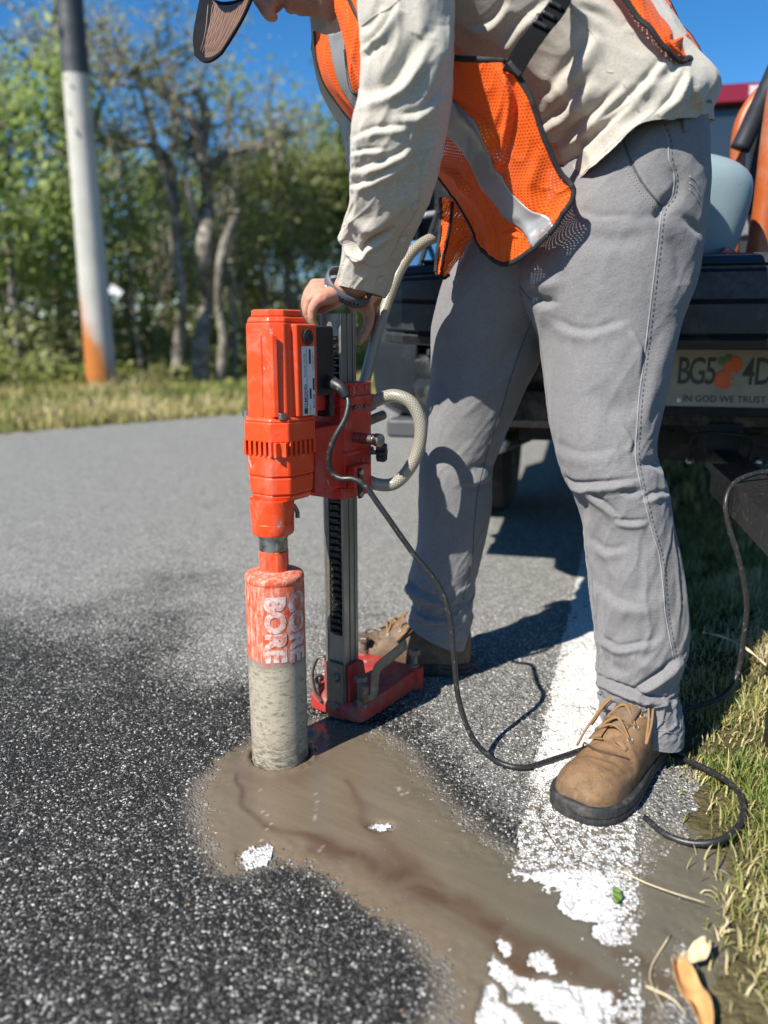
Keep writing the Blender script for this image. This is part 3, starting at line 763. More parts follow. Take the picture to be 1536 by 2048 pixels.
# carriage round the column with ribs and bolts
ch_ = .044
c_ = MB().prism(octo(ch_, ch_ * .93, .006, CX), .427, .622).prism(octo(ch_ + .005, ch_ * .93 + .005, .007, CX), .585, .600).prism(octo(ch_ + .004, ch_ * .93 + .004, .007, CX), .500, .508).prism(octo(ch_ + .0025, ch_ * .93 + .0025, .007, CX), .427, .447)
c_.build('carriage', m_or2, drill, 35, .002)
MB().box((.108, -.002, .503), (.09, .074, .108)).box((.105, 0, .600), (.08, .055, .04)).build('motor_bracket', m_or2, drill, 35, .004)
ys = -ch_ * .93
for x, zz in ((CX - .012, .582), (CX + .018, .582), (CX - .014, .462), (CX + .018, .463)):
    MB().lathe([(.0052, 0), (.0052, .005), (.0042, .006), (.0024, .006), (.0022, .003)], 6, (x, ys - .001, zz), rot_to((0, -1, 0))).lathe([(.0068, 0), (.0068, .0012)], 18, (x, ys - .0005, zz), rot_to((0, -1, 0))).build('bolt', m_dsteel, drill, 30)
for x in (CX - .022, CX, CX + .022):
    MB().lathe([(.0055, 0), (.0055, .0012), (.0035, .0012), (.0032, .0004)], 16, (x, ys - .0004, .612), rot_to((0, -1, 0))).build('cast_boss', m_or2, drill, 30)
MB().box((CX - .012, ys - .009, .4645), (.05, .018, .042)).build('clamp_block', m_or2, drill, 35, .003)
MB().box((CX - .024, ys - .0195, .455), (.010, .004, .052)).build('cord_clamp', m_blk, drill, 35, .001)
for zz in (.474, .436):
    MB().lathe([(.005, 0), (.0046, .0025), (.003, .003)], 14, (CX - .024, ys - .0215, zz), rot_to((0, -1, 0))).build('screw', m_steel, drill, 30)
# pinion shaft, lock handle and star knob
MB().lathe([(.0095, 0), (.0095, .042), (.0078, .0425), (.0078, .046), (.011, .0465), (.011, .056), (.0095, .058), (.004, .0582), (.0038, .0575)], 22, (CX - .010, ys, .530), rot_to((-.12, -1, 0))).build('pinion_shaft', m_steel, drill, 30)
MB().lathe([(.0085, 0), (.0085, .048), (.0075, .05)], 20, (CX + ch_ - .004, ys + .02, .548), rot_to((1, -.35, .28))).build('lock_handle', m_dsteel, drill, 30)
MB().box((CX + ch_ + .012, ys + .018, .572), (.036, .012, .010), Matrix.Rotation(-.25, 3, 'Y')).build('wiper', m_blk, drill, 35, .002)
MB().lathe([(.0042, 0), (.0042, .02)], 12, (CX + .026, ys + .002, .500), rot_to((.45, -1, 0))).build('knob_screw', m_dsteel, drill, 30)
kn = []
kd = Vector((.45, -1, 0)).normalized(); KM = rot_to(kd)
for zz, rr in ((0, .010), (.002, .0145), (.014, .0155), (.0175, .0135), (.0185, .006)):
    kn.append([tuple(Vector((CX + .026, ys + .002, .500)) + kd * .018 + KM @ Vector((rr * (1 + .16 * math.cos(6 * a)) * math.cos(a), rr * (1 + .16 * math.cos(6 * a)) * math.sin(a), zz))) for a in np.arange(48) * 2 * math.pi / 48])
MB().rings(kn).build('star_knob', m_blk, drill, 40)
# black junction box behind the motor and cord strain relief
MB().box((.088, -.013, .660), (.046, .060, .108)).build('junction_box', m_blk, drill, 35, .004)
MB().box((.1125, -.012, .64), (.012, .05, .14)).build('box_cover', m_rub, drill, 35, .002)
sr = [loc(650, 762, 1.245), loc(668, 768, 1.228), loc(684, 778, 1.218), loc(693, 794, 1.216)]
MB().tube(sr, [.0115, .0105, .0088, .0078], 16, 5).build('strain_relief', m_rub, drill, True)
# base casting
def bprof(x, hw, z1): return [(x, -hw, .008), (x, -hw, z1), (x, hw, z1), (x, hw, .008)]
def lerp(a, b, t): return a + (b - a) * t
MB().rings([bprof(.150, .040, .030), bprof(.157, .060, .038), bprof(.175, .064, .044), bprof(.34, .070, .050), bprof(.350, .068, .048)]).build('base', m_basep, drill, 30, .004, 3)
for s_ in (-1, 1):
    MB().rings([[(.162 + .0, s_ * .030, .04), (.225, s_ * .030, .04), (.215, s_ * .030, .07), (.207, s_ * .030, .105), (.196, s_ * .030, .112), (.162, s_ * .030, .112)], [(.162, s_ * .0225, .04), (.225, s_ * .0225, .04), (.215, s_ * .0225, .07), (.207, s_ * .0225, .105), (.196, s_ * .0225, .112), (.162, s_ * .0225, .112)]]).build('gusset', m_basep, drill, 30, .002)
MB().box((.1565, 0, .058), (.004, .040, .11)).build('front_plate', m_dsteel, drill, 30, .001)
for zz in (.028, .085):
    MB().lathe([(.0085, 0), (.0085, .004), (.0065, .006), (.0065, .008)], 6, (.155, -.004, zz), rot_to((-1, 0, 0))).build('bolt', m_dsteel, drill, 30)
def hexbolt(x, y, z, hh=.048):
    MB().lathe([(.0065, 0), (.0065, hh), (.0062, hh + .0005)], 14, (x, y, z)).build('levelling_screw', m_dsteel, drill, 30)
    MB().lathe([(.0108, hh), (.0115, hh + .001), (.0115, hh + .0085), (.0100, hh + .0105)], 6, (x, y, z)).build('screw_head', m_dsteel, drill, 30)
    MB().lathe([(.0125, 0), (.0125, .003), (.0105, .0032), (.0105, .010)], 6, (x, y, z)).build('hex_nut', m_dsteel, drill, 30)
hexbolt(.168, -.050, .040, .044); hexbolt(.338, -.062, .048, .030); hexbolt(.168, .050, .040, .02); hexbolt(.338, .062, .048, .030)
MB().lathe([(.014, .008), (.015, .05), (.013, .053)], 20, (.341, -.064, 0)).build('screw_boss', m_basep, drill, 30)
MB().lathe([(.014, .008), (.015, .05), (.013, .053)], 20, (.341, .064, 0)).build('screw_boss', m_basep, drill, 30)
MB().tube([(.153, -.053, .043), (.178, -.060, .0435), (.192, -.062, .050), (.196, -.062, .075), (.200, -.062, .094), (.210, -.062, .101), (.26, -.060, .104), (.315, -.056, .107)], [.0115] * 8, 8, 4, flat=.17, up=(0, -1, 0.01)).build('carry_strap', m_dsteel, drill, 30)
MB().lathe([(.0075, 0), (.0075, .02), (.0085, .03), (.007, .042), (.004, .044)], 12, (.166, -.058, .050), rot_to((-.25, -.2, .6))).build('wing_nut', m_dsteel, drill, 35)
MB().tube([(.150, .026, .030), (.146, .040, .050), (.150, .048, .082), (.156, .040, .112), (.160, .026, .118)], [.006, .006, .005, .006, .005], 8, 5, flat=.5).build('tilt_lever', m_dsteel, drill, True)

# ------------------------------------------------------------------ power cord and water hose
cord_pts = [(693, 792, 1.216), (697, 806, 1.21), (690, 838, 1.203), (668, 878, 1.20), (657, 918, 1.205), (664, 945, 1.21), (682, 957, 1.205), (706, 958, 1.20), (730, 972, 1.195), (765, 1020, 1.19), (825, 1105, 1.185), (876, 1170, 1.18), (900, 1235, 1.175), (908, 1320, 1.17), (918, 1400, 1.165), (945, 1475, 1.16)]
w = [P(*q) for q in cord_pts] + [G(990, 1520, .012), G(1045, 1535, .006), G(1105, 1519, .006), G(1170, 1497, .006), G(1235, 1470, .006), G(1310, 1440, .012), G(1372, 1418, .022), G(1440, 1395, .035)]
w += [P(1474, 1350, 1.36), P(1488, 1270, 1.36), P(1493, 1200, 1.36), P(1478, 1120, 1.36), P(1457, 1050, 1.37), P(1452, 1000, 1.38), P(1470, 965, 1.40), P(1510, 947, 1.42), P(1560, 940, 1.44), P(1640, 930, 1.5)]
crd = MB().tube(w, .0046, 12, 7).build('power_cord', m_rub, None, True)
tag(crd, 'scuffed black power cord running from the drill past the boots to the truck', 'cord')
w = [G(1290, 1635, .006), G(1330, 1668, .006), G(1385, 1686, .008), G(1440, 1680, .016), G(1478, 1650, .022), G(1486, 1610, .026), G(1470, 1575, .026), G(1432, 1548, .024), G(1385, 1525, .018), G(1340, 1508, .008), G(1300, 1500, .006)]
c2 = MB().tube(w, .0046, 12, 7).build('power_cord', m_rub, None, True)
tag(c2, 'loop of black cord lying in the grass behind the near boot', 'cord')

mh = Mat('braided_hose')
uv = N(mh.t, 'ShaderNodeUVMap').outputs[0]
ux, uy, _ = mh.xyz(uv)
def diag(sgn):
    a = mh.math('ADD', mh.math('MULTIPLY', ux, 12.0 * sgn), uy)
    return mh.math('ABSOLUTE', mh.math('SUBTRACT', mh.math('FRACT', a), .5))
t1 = mh.maprange(diag(1), .16, .24, 1, 0); t2 = mh.maprange(diag(-1), .16, .24, 1, 0)
br = mh.math('MAXIMUM', t1, t2)
cc = mh.mix(br, mh.mix(mh.noise(20, 3), (.15, .135, .105), (.21, .19, .15)), (.44, .41, .32))
mh.set(col=cc, rough=.3, spec=.5, trans=.3, coat=.4, coat_rough=.2, normal=mh.bump(br, .3, .0008))
def hose(name, pts, rad, label):
    p = crom([P(*q) for q in pts], len(pts) * 14); n = 20
    t = np.gradient(p, axis=0); t /= np.linalg.norm(t, axis=1)[:, None]
    L = np.concatenate([[0], np.cumsum(np.linalg.norm(np.diff(p, axis=0), axis=1))])
    u = np.array([0, 1.0, 0]); V = []; UV = []
    for k in range(len(p)):
        u = u - t[k] * u.dot(t[k]); u /= np.linalg.norm(u); ww = np.cross(t[k], u)
        for a in range(n + 1):
            an = 2 * math.pi * a / n; V.append(p[k] + rad * (math.cos(an) * u + math.sin(an) * ww)); UV.append((a / n, L[k] / .0060))
    F = [(k * (n + 1) + a, k * (n + 1) + a + 1, (k + 1) * (n + 1) + a + 1, (k + 1) * (n + 1) + a) for k in range(len(p) - 1) for a in range(n)]
    o = mesh(name, V, F, mh.m, None, True, uv=UV, recalc=True)
    return tag(o, label, 'hose')
hose('water_hose', [(700, 915, 1.34), (722, 950, 1.335), (752, 968, 1.33), (788, 967, 1.325), (818, 938, 1.32), (838, 893, 1.32), (841, 845, 1.32), (823, 806, 1.325), (789, 791, 1.335), (755, 800, 1.35), (728, 815, 1.365), (710, 830, 1.375)], .0112, 'clear braided water hose curled in a loop beside the orange drill')
hose('water_hose', [(718, 800, 1.385), (731, 757, 1.39), (744, 704, 1.40), (760, 648, 1.41), (778, 594, 1.42), (800, 540, 1.43), (828, 500, 1.445), (866, 476, 1.46), (912, 468, 1.48), (970, 470, 1.50)], .0100, 'grey braided water hose rising behind the cuff towards the truck')
# ================================================================== PICKUP TRUCK
T0 = np.array([.843, 1.937]); TR = R(-14)
truck = empty('pickup_truck', (T0[0], T0[1], 0), TR)
tag(truck, 'dark pickup truck parked on the verge with its tailgate lowered', 'truck')
def tl(px, py, Y):
    w = P(px, py, Y) - np.array([T0[0], T0[1], 0]); c, s = math.cos(-TR), math.sin(-TR)
    return np.array([c * w[0] - s * w[1], s * w[0] + c * w[1], w[2]])
m_tpaint = simple('truck_paint', (.008, .011, .018), .22, 0, .15, 8, coat=.5, dirt=(.05, .05, .05), dirt_amt=.08, dscale=14)
m_tplas = simple('truck_plastic', (.016, .018, .022), .5, 0, .2, 40, bump=.35, bscale=500, dirt=(.07, .07, .068), dirt_amt=.1, dscale=18)
m_bump = simple('bumper_metal', (.022, .024, .027), .28, .3, .2, 25, dirt=(.12, .11, .10), dirt_amt=.3)
m_step = simple('bumper_step', (.06, .063, .067), .55, 0, .2, 40, bump=.4, bscale=420)
m_under = simple('underbody', (.012, .012, .012), .8, 0, .4, 20)
m_tyre = simple('tyre', (.014, .014, .014), .8, 0, .3, 60, bump=.4, bscale=120, dirt=(.06, .055, .05), dirt_amt=.3)
m_rim = simple('wheel_rim', (.30, .30, .31), .35, .8, .1)
m_glass = Mat('cab_glass').set(col=(.02, .025, .03), rough=.05, spec=.9).m
m_redl = Mat('red_lens').set(col=(.18, .006, .010), rough=.15, coat=.6).m
m_whl = Mat('clear_lens').set(col=(.45, .44, .46), rough=.2, coat=.5).m
# lowered tailgate: bowed near edge with moulded steps
TG = []
prof = [(-.02, .675), (-.47, .672), (-.500, .676), (-.508, .690), (-.500, .697), (-.512, .703), (-.516, .755), (-.510, .760), (-.516, .765), (-.514, .812), (-.500, .819), (-.500, .824), (-.505, .828), (-.495, .842), (-.47, .847), (-.02, .845)]
for x in np.linspace(-.765, .765, 31):
    k = abs(x) / .765; bow = .055 * k ** 3 + .05 * sstep(.93, 1.0, k)
    TG.append([(x, y + (bow if y < -.3 else 0) , z - (.006 * k ** 4 if z > .8 else -.012 * k ** 5)) for y, z in prof])
MB().rings(TG).build('tailgate', m_tplas, truck, 25)
MB().box((0, -.245, .8485), (1.36, .40, .006)).build('tailgate_liner', m_tplas, truck, 30, .002)
for x in (-.70, .70):
    MB().tube([(x, -.35, .85), (x * 1.04, .02, 1.02)], .006, 8).build('tailgate_cable', m_under, truck, True)
# bed
MB().box((0, .85, .83), (1.5, 1.68, .03)).build('bed_floor', m_tplas, truck, 30, .004)
MB().box((0, 1.68, 1.06), (1.5, .03, .46)).build('bed_front_wall', m_tplas, truck, 30, .004)
for s in (-1, 1):
    MB().rings([[(s * .775, y, .50), (s * .775, y, 1.18), (s * .80, y, 1.215), (s * .86, y, 1.215), (s * .905, y, 1.16), (s * (.925 - .02 * (y < .02)), y, .95), (s * .92, y, .72), (s * .89, y, .52)] for y in (.0, .03, .85, 1.68)]).build('bed_side', m_tpaint, truck, 30, .006)
    MB().box((s * .842, -.012, 1.00), (.11, .03, .30)).build('tail_lamp', m_redl, truck, 30, .012, 3)
    MB().box((s * .842, -.016, .93), (.095, .03, .07)).build('reversing_lamp', m_whl, truck, 30, .008)
# cab
cab = MB()
cb = [[(-.83, y, .55), (-.88, y, .95), (-.86, y, 1.15), (-.70, y + .05 * 0, 1.62), (-.64, y, 1.70), (-.30, y, 1.735), (.30, y, 1.735), (.64, y, 1.70), (.70, y, 1.62), (.86, y, 1.15), (.88, y, .95), (.83, y, .55)] for y in (1.72, 1.76, 3.3)]
cab.rings(cb).build('cab', m_tpaint, truck, 30, .02, 3)
MB().rings([[(-.66, 1.712, 1.17), (.66, 1.712, 1.17), (.585, 1.712, 1.60), (-.585, 1.712, 1.60)], [(-.66, 1.70, 1.17), (.66, 1.70, 1.17), (.585, 1.70, 1.60), (-.585, 1.70, 1.60)]]).build('rear_window', m_glass, truck, 30, .004)
MB().rings([[(-.60, y, 1.640), (.60, y, 1.640), (.56, y, 1.715), (-.56, y, 1.715)] for y in (1.66, 1.725)]).build('high_brake_lamp', m_redl, truck, 30, .01)
for x in (.0, .30):
    MB().box((x + .05, 1.655, 1.68), (.16, .012, .040)).build('cargo_lamp', m_whl, truck, 30, .004)
MB().rings([[(-.86, y, .55), (-.88, y, .98), (-.70, y, 1.10), (.70, y, 1.10), (.88, y, .98), (.86, y, .55)] for y in (3.3, 4.2, 4.35)]).build('bonnet', m_tpaint, truck, 30, .03, 3)
# rear bumper with stepped corners
BP = []
for x in np.linspace(-.90, .90, 25):
    k = abs(x) / .90; cv = .16 * sstep(.78, 1.0, k) + .03 * k ** 2; sh = .03 * sstep(.9, 1, k)
    BP.append([(x, .14, .47 + sh), (x, -.055 + cv, .465 + sh), (x, -.085 + cv, .485 + sh), (x, -.095 + cv, .56), (x, -.075 + cv, .585), (x, -.085 + cv, .60), (x, -.085 + cv, .630), (x, -.06 + cv, .648 - sh * .3), (x, .14, .650 - sh * .3)])
MB().rings(BP).build('bumper', m_bump, truck, 28)
for s in (-1, 1):
    MB().rings([[(s * x, -.060 + .16 * sstep(.70, .81, x) * 1.15, z) for x in np.linspace(.42, .885, 12)] + [(s * x, .10, z) for x in np.linspace(.885, .42, 12)] for z in (.6, .652, .662)]).build('bumper_step', m_step, truck, 30, .004)
    MB().box((s * .70, .02, .452), (.30, .14, .05)).build('bumper_valance', m_step, truck, 30, .01)
# number plate with its characters
plc = tl(1447, 747, 1.86); plc[1] = -.118
m_pl = Mat('number_plate_film')
mm = m_pl.maprange(m_pl.noise(14, 3), .3, .7)
m_pl.set(col=m_pl.mix(mm, (.22, .205, .19), (.31, .295, .27)), rough=.35); m_pl = m_pl.m
m_pltx = simple('plate_green', (.016, .026, .024), .4)
m_orng = simple('plate_orange', (.62, .10, .02), .4, var=.2)
m_leafg = simple('plate_leaf', (.07, .16, .05), .4)
npl = MB().box((plc[0], plc[1], plc[2]), (.305, .003, .152)).build('number_plate', m_pl, truck, 30, .001)
def on_plate(txt, size, u, z, mat, bold=.0, sx=1.0, name='plate_character'):
    v, f = text_mesh(txt, size, bold, sx=sx)
    mesh(name, [(plc[0] + u + x, plc[1] - .0024, plc[2] + z + y) for x, y in v], f, mat, npl, False)
for ch, u in (('B', -.094), ('G', -.064), ('5', -.034), ('4', .048), ('D', .080)):
    on_plate(ch, .088, u, .004, m_pltx, .0012, .62)
on_plate('IN GOD WE TRUST', .021, 0, -.058, m_pltx, .0004, 1.0, 'plate_motto')
for u, z, r_ in ((.012, .022, .021), (-.004, -.012, .022)):
    MB().lathe([(r_, 0), (r_ * .9, .0016), (.001, .002)], 24, (plc[0] + u, plc[1] - .0020, plc[2] + z), rot_to((0, -1, 0))).build('plate_orange', m_orng, npl, 30)
for u, z, r_ in ((-.012, .03, .010), (.001, .038, .009)):
    MB().lathe([(r_, 0), (.001, .001)], 8, (plc[0] + u, plc[1] - .0040, plc[2] + z), rot_to((0, -1, 0))).build('plate_leaf', m_leafg, npl, 30)
for k in range(3):
    MB().lathe([(.007, 0), (.001, .001)], 6, (plc[0] + .016 + .007 * (k % 2), plc[1] - .0042, plc[2] - .018 + .009 * k), rot_to((0, -1, 0))).build('plate_blossom', m_pl, npl, 30)
MB().box((plc[0], plc[1] + .012, plc[2] + .0), (.36, .02, .20)).build('plate_recess', m_under, truck, 30, .006)
for u in (-.10, .10):
    MB().lathe([(.006, 0), (.005, .003)], 12, (plc[0] + u, plc[1] - .0015, plc[2] - .062), rot_to((0, -1, 0))).build('plate_screw', m_steel, truck, 30)
# running gear
def wheel(x, y):
    t = MB().lathe([(.20, -.12), (.33, -.125), (.375, -.10), (.382, -.06), (.376, -.055), (.383, -.05), (.383, .05), (.376, .055), (.382, .06), (.375, .10), (.33, .125), (.20, .12), (.2, -.12)], 40, (x, y, .383), rot_to((1, 0, 0)), caps=False).build('tyre', m_tyre, truck, 35)
    MB().lathe([(.05, -.06), (.15, -.05), (.19, -.11), (.21, -.115), (.21, .115), (.19, .11), (.15, .05), (.05, .06)], 32, (x, y, .383), rot_to((1, 0, 0))).build('rim', m_rim, t, 35)
for x in (-.70, .70): wheel(x, 1.05); wheel(x, 3.75)
MB().tube([(-.62, 1.05, .383), (.62, 1.05, .383)], .045, 12).ball((0, 1.05, .383), (.15, .16, .15)).build('rear_axle', m_under, truck, True)
MB().box((0, 1.9, .56), (1.35, 3.5, .20)).build('chassis', m_under, truck, 30, .02)
MB().lathe([(.20, -.08), (.33, -.09), (.34, 0), (.33, .09), (.20, .08)], 28, (0, .42, .46)).build('spare_wheel', m_tyre, truck, 35)
MB().tube([(-.42, .55, .42), (-.50, .25, .41), (-.56, .05, .405)], .028, 16, 4, caps=True).build('exhaust_pipe', m_steel, truck, True)
MB().box((0, .08, .455), (1.0, .07, .07)).box((0, .01, .455), (.078, .22, .078)).build('tow_receiver', m_under, truck, 30, .004)

# ------------------------------------------------------------------ rack carried in the tow receiver
m_rackp = simple('rack_paint', (.018, .018, .019), .4, .2, .3, 30, bump=.3, bscale=180, dirt=(.22, .21, .19), dirt_amt=.12, dscale=90)
rk_ = empty('hitch_rack', (T0[0], T0[1], 0), TR)
tag(rk_, 'scratched black steel carrier bar in the tow receiver, right of the near leg', 'hitch carrier')
b0 = tl(1450, 925, 1.82); b1 = tl(1585, 1035, 1.26); b2 = tl(1720, 1150, 1.02)
d = Vector(b1 - b0).normalized(); sd = d.cross(Vector((0, 0, 1))).normalized(); up = sd.cross(d)
def bar(a, b, w, h):
    a, b = Vector(a), Vector(b)
    q = []
    for p in (a, b): q.append([p + sd * w / 2 + up * h / 2, p - sd * w / 2 + up * h / 2, p - sd * w / 2 - up * h / 2, p + sd * w / 2 - up * h / 2])
    return [[tuple(v) for v in r] for r in q]
e = Vector(b0) - d * .10
MB().rings(bar(b0, e, .055, .055)).build('shank', m_rackp, rk_, 30, .003)
MB().rings(bar(Vector(b0) + d * .22 + sd * .03, Vector(b0) + d * 1.0 + sd * .03, .08, .064)).build('main_bar', m_rackp, rk_, 30, .003)
MB().rings(bar(b0, Vector(b0) + d * .24, .052, .052)).build('drawbar', m_rackp, rk_, 30, .003)
pz = Vector(b0) + d * .13
MB().tube([pz - sd * .05, pz + sd * .05], .008, 12).build('hitch_pin', m_steel, rk_, True)
for k in (.16, .20):
    MB().tube([Vector(b0) + d * k - sd * .033 - up * .02, Vector(b0) + d * k - sd * .033 + up * .024], .009, 10).build('clevis', m_steel, rk_, True)
MB().tube([Vector(b0) + sd * -.05, Vector(b0) + sd * -.05 + up * .06, Vector(b0) + sd * .07 + up * .065, Vector(b0) + sd * .08], .005, 8, 4).build('safety_loop', m_under, rk_, True)
for k, s in ((0.0, -1), (0.0, 1)):
    MB().ball(Vector(b0) + sd * (s * .075) - d * .02, .012, 10, 6).build('chain_hook', m_steel, rk_, True)
pf = tl(1547, 1490, 1.20); pt = tl(1556, 1010, 1.20)
MB().lathe([(.012, pf[2] - .06), (.012, pt[2])], 14, (pf[0], pf[1], 0)).build('support_leg', m_rackp, rk_, 30)
MB().lathe([(.017, pf[2] - .075), (.017, pf[2] + .115), (.015, pf[2] + .12)], 14, (pf[0], pf[1], 0)).build('leg_sleeve', m_rackp, rk_, 30)

# ------------------------------------------------------------------ things in the truck
mj = Mat('jug_plastic')
sp = mj.ramp(mj.noise(70, 7, .75), [(.60, 0.0), (.70, 1.0)])
cj = mj.mix(mj.noise(6, 4), (.17, .24, .265), (.24, .305, .32)); cj = mj.mix(mj.math('MULTIPLY', sp, .55), cj, (.12, .14, .13))
mj.set(col=cj, rough=.42, sss=.25, normal=mj.bump(mj.noise(18, 3), .25, .004))
jc = P(1372, 428, 1.74)
jug = []
for z, rx, ry, ox in ((-.108, .055, .05, .0), (-.105, .085, .08, 0), (-.09, .098, .09, 0), (-.02, .112, .10, .006), (.04, .118, .105, .008), (.065, .116, .104, .006), (.09, .100, .092, -.002), (.108, .068, .065, -.016), (.116, .035, .035, -.03), (.118, .026, .026, -.034), (.128, .026, .026, -.036), (.130, .02, .02, -.036)):
    jug.append([(jc[0] + ox + rx * abs(math.cos(a)) ** .8 * np.sign(math.cos(a)), jc[1] + ry * abs(math.sin(a)) ** .8 * np.sign(math.sin(a)), jc[2] + z) for a in np.arange(40) * 2 * math.pi / 40])
jg = empty('water_jug', (jc[0], jc[1], jc[2] - .11)); tag(jg, 'cloudy blue plastic water jug standing on the lowered tailgate', 'jug')
def adopt(o, p):
    o.parent = p; o.matrix_parent_inverse = p.matrix_basis.inverted(); return o
jb = adopt(MB().rings(jug).build('jug_body', mj.m, None, 50), jg)
sm = jb.modifiers.new('smooth', 'SUBSURF'); sm.levels = sm.render_levels = 1
adopt(MB().tube([(jc[0] - .05, jc[1], jc[2] + .105), (jc[0] - .07, jc[1], jc[2] + .135), (jc[0] - .11, jc[1], jc[2] + .12), (jc[0] - .115, jc[1], jc[2] + .07)], .010, 10, 4).build('jug_handle', mj.m, None, True), jg)

m_fr = painted('frame_orange', (.34, .075, .012), .4, amt=.4)
fr = empty('machine_frame', P(1530, 520, 1.85)); tag(fr, 'orange tubular machine frame standing in the truck bed', 'machine frame')
fr.rotation_euler = (0, 0, 0)
for nm, pts, r_, mt in (('frame_tube', [(1462, 520, 1.98), (1468, 420, 1.98), (1474, 330, 1.98), (1480, 262, 1.98), (1500, 215, 1.98), (1540, 175, 1.98), (1620, 150, 1.98)], .0175, m_fr),
                        ('frame_tube', [(1512, 530, 1.80), (1530, 420, 1.80), (1550, 250, 1.80), (1575, 90, 1.80)], .026, m_fr),
                        ('handle_sleeve', [(1479, 300, 1.93), (1502, 252, 1.92), (1535, 180, 1.90), (1580, 80, 1.88)], .022, m_tplas)):
    adopt(MB().tube([P(*q) for q in pts], r_, 14, 5).build(nm, mt, None, True), fr)
adopt(MB().box(P(1560, 300, 2.05), (.12, .1, .3)).build('engine_block', m_under, None, 30, .02), fr)
adopt(MB().box(P(1500, 430, 2.15), (.05, .1, .12)).build('filter_housing', simple('grey_metal', (.2, .2, .2), .5), None, 30, .01), fr)
rw = MB().rings([[tuple(P(x, y, Yv)) for x, y in ((1428, 523), (1452, 492), (1474, 503), (1466, 523))] for Yv in (1.62, 1.70)]).build('red_wedge', painted('wedge_red', (.46, .025, .03)), None, 30, .004)
tag(rw, 'red block on the tailgate beside the blue water jug', 'block')
bj = MB().box(P(857, 517, 1.95), (.09, .10, .075), Matrix.Rotation(-.2, 3, 'Z')).build('blue_case', simple('blue_plastic', (.03, .13, .30), .35, var=.4, vscale=40), None, 30, .008, 3)
tag(bj, 'small blue case on the tailgate behind the orange vest', 'case')
tb = empty('black_tool_bag', P(885, 440, 2.3)); tag(tb, 'black tool bag in the truck bed behind the vest', 'bag')
bgm = MB()
bgv = [[(P(885, 440, 2.3)[0] + x * (1 - .25 * max(0, z)), 2.3 + y, P(885, 440, 2.3)[2] + z * .16) for x, y in octo(.20, .13, .05)] for z in (-1, -.6, 0, .6, .9)]
adopt(bgm.rings(bgv).build('bag_body', m_blk, None, 40, .02, 3), tb)
adopt(MB().tube([P(845, 432, 2.12), P(880, 428, 2.12), P(930, 436, 2.12)], .009, 10, 4).build('bag_bar', simple('grey_bar', (.22, .23, .24), .4), None, True), tb)
# ================================================================== POLE, TREES
mpole = Mat('pole_wood')
x, y, z = mpole.xyz()
grain = mpole.noise(1, 6, .65, mpole.co('Object', (40, 40, 1.2)))
wood = mpole.mix(grain, (.34, .33, .295), (.55, .54, .50))
wood = mpole.mix(mpole.maprange(mpole.noise(3, 5), .4, .7, 0, .4), wood, (.25, .25, .22))
hgt = mpole.math('ADD', z, mpole.math('MULTIPLY', mpole.math('SUBTRACT', mpole.noise(2.6, 4), .5), .9))
lean_ = mpole.math('ADD', hgt, mpole.math('MULTIPLY', x, 2.6))
rust = mpole.maprange(lean_, 1.0, .35, 0, 1, True)
wood = mpole.mix(rust, wood, mpole.mix(grain, (.34, .11, .025), (.44, .16, .045)))
mpole.set(col=wood, rough=.85, spec=.15, normal=mpole.bump(grain, .5, .01))
pb = G(206, 792); pole = empty('utility_pole', (pb[0], pb[1], 0)); tag(pole, 'tall pale utility pole with an orange stained foot beyond the road', 'pole')
top = P(141, 20, pb[1]); lean = Vector((top[0] - pb[0], 0, top[2])) * 1.35
rs = []
for t in np.linspace(-.02, 1, 16):
    c = lean * t; r_ = .172 - .055 * t
    rs.append([(c.x + r_ * math.cos(a), c.y + r_ * math.sin(a), c.z) for a in np.arange(28) * 2 * math.pi / 28])
MB().rings(rs).build('pole_shaft', mpole.m, pole, True)
mwrap = simple('pole_wrap', (.035, .040, .045), .6, 0, .3, 6, bump=.3, bscale=40, bdist=.01)
tw = P(148, 150, pb[1])[2] / lean.z; rs = []
for t in np.linspace(tw, 1.0, 60):
    c = lean * t; r_ = .172 - .055 * t + .006 + .004 * (int(t * 60) % 3 == 0)
    rs.append([(c.x + r_ * math.cos(a), c.y + r_ * math.sin(a), c.z) for a in np.arange(28) * 2 * math.pi / 28])
MB().rings(rs).build('pole_wrap', mwrap, pole, 40)
pt = P(231, 582, pb[1] + .5)
ps = MB().box(pt, (.16, .01, .10), Matrix.Rotation(.5, 3, 'Y')).build('marker_tag', simple('tag_white', (.7, .7, .72), .4)); tag(ps, 'small white marker tag hanging in the shrubs by the pole', 'marker')

def leafmat(name, dark, light):
    m = Mat(name)
    t = m.attr('tint')
    c = m.mix(t, dark, light)
    m.set(col=c, rough=.55, spec=.3)
    tr = N(m.t, 'ShaderNodeBsdfTranslucent', {'Color': m.mix(.5, c, [min(1, x * 1.6) for x in light])})
    mx = N(m.t, 'ShaderNodeMixShader', {0: .42, 1: m.b.outputs[0], 2: tr.outputs[0]})
    m.t.links.new(mx.outputs[0], m.out.inputs['Surface']); return m.m
lm = {'bright': leafmat('leaves_bright', (.15, .22, .05), (.38, .46, .16)), 'yellow': leafmat('leaves_yellow', (.14, .17, .035), (.32, .36, .10)),
      'dark': leafmat('leaves_dark', (.06, .10, .025), (.18, .24, .06)), 'olive': leafmat('leaves_olive', (.13, .15, .05), (.34, .35, .15)), 'moss': leafmat('hanging_moss', (.18, .165, .12), (.38, .35, .27))}
m_bark = simple('bark', (.22, .195, .16), .95, 0, .35, 6, bump=.8, bscale=30, bdist=.03)
m_barkp = simple('bark_pale', (.38, .34, .28), .95, 0, .45, 9, bump=1.0, bscale=26, bdist=.06, dirt=(.12, .10, .075), dirt_amt=.6, dscale=7)
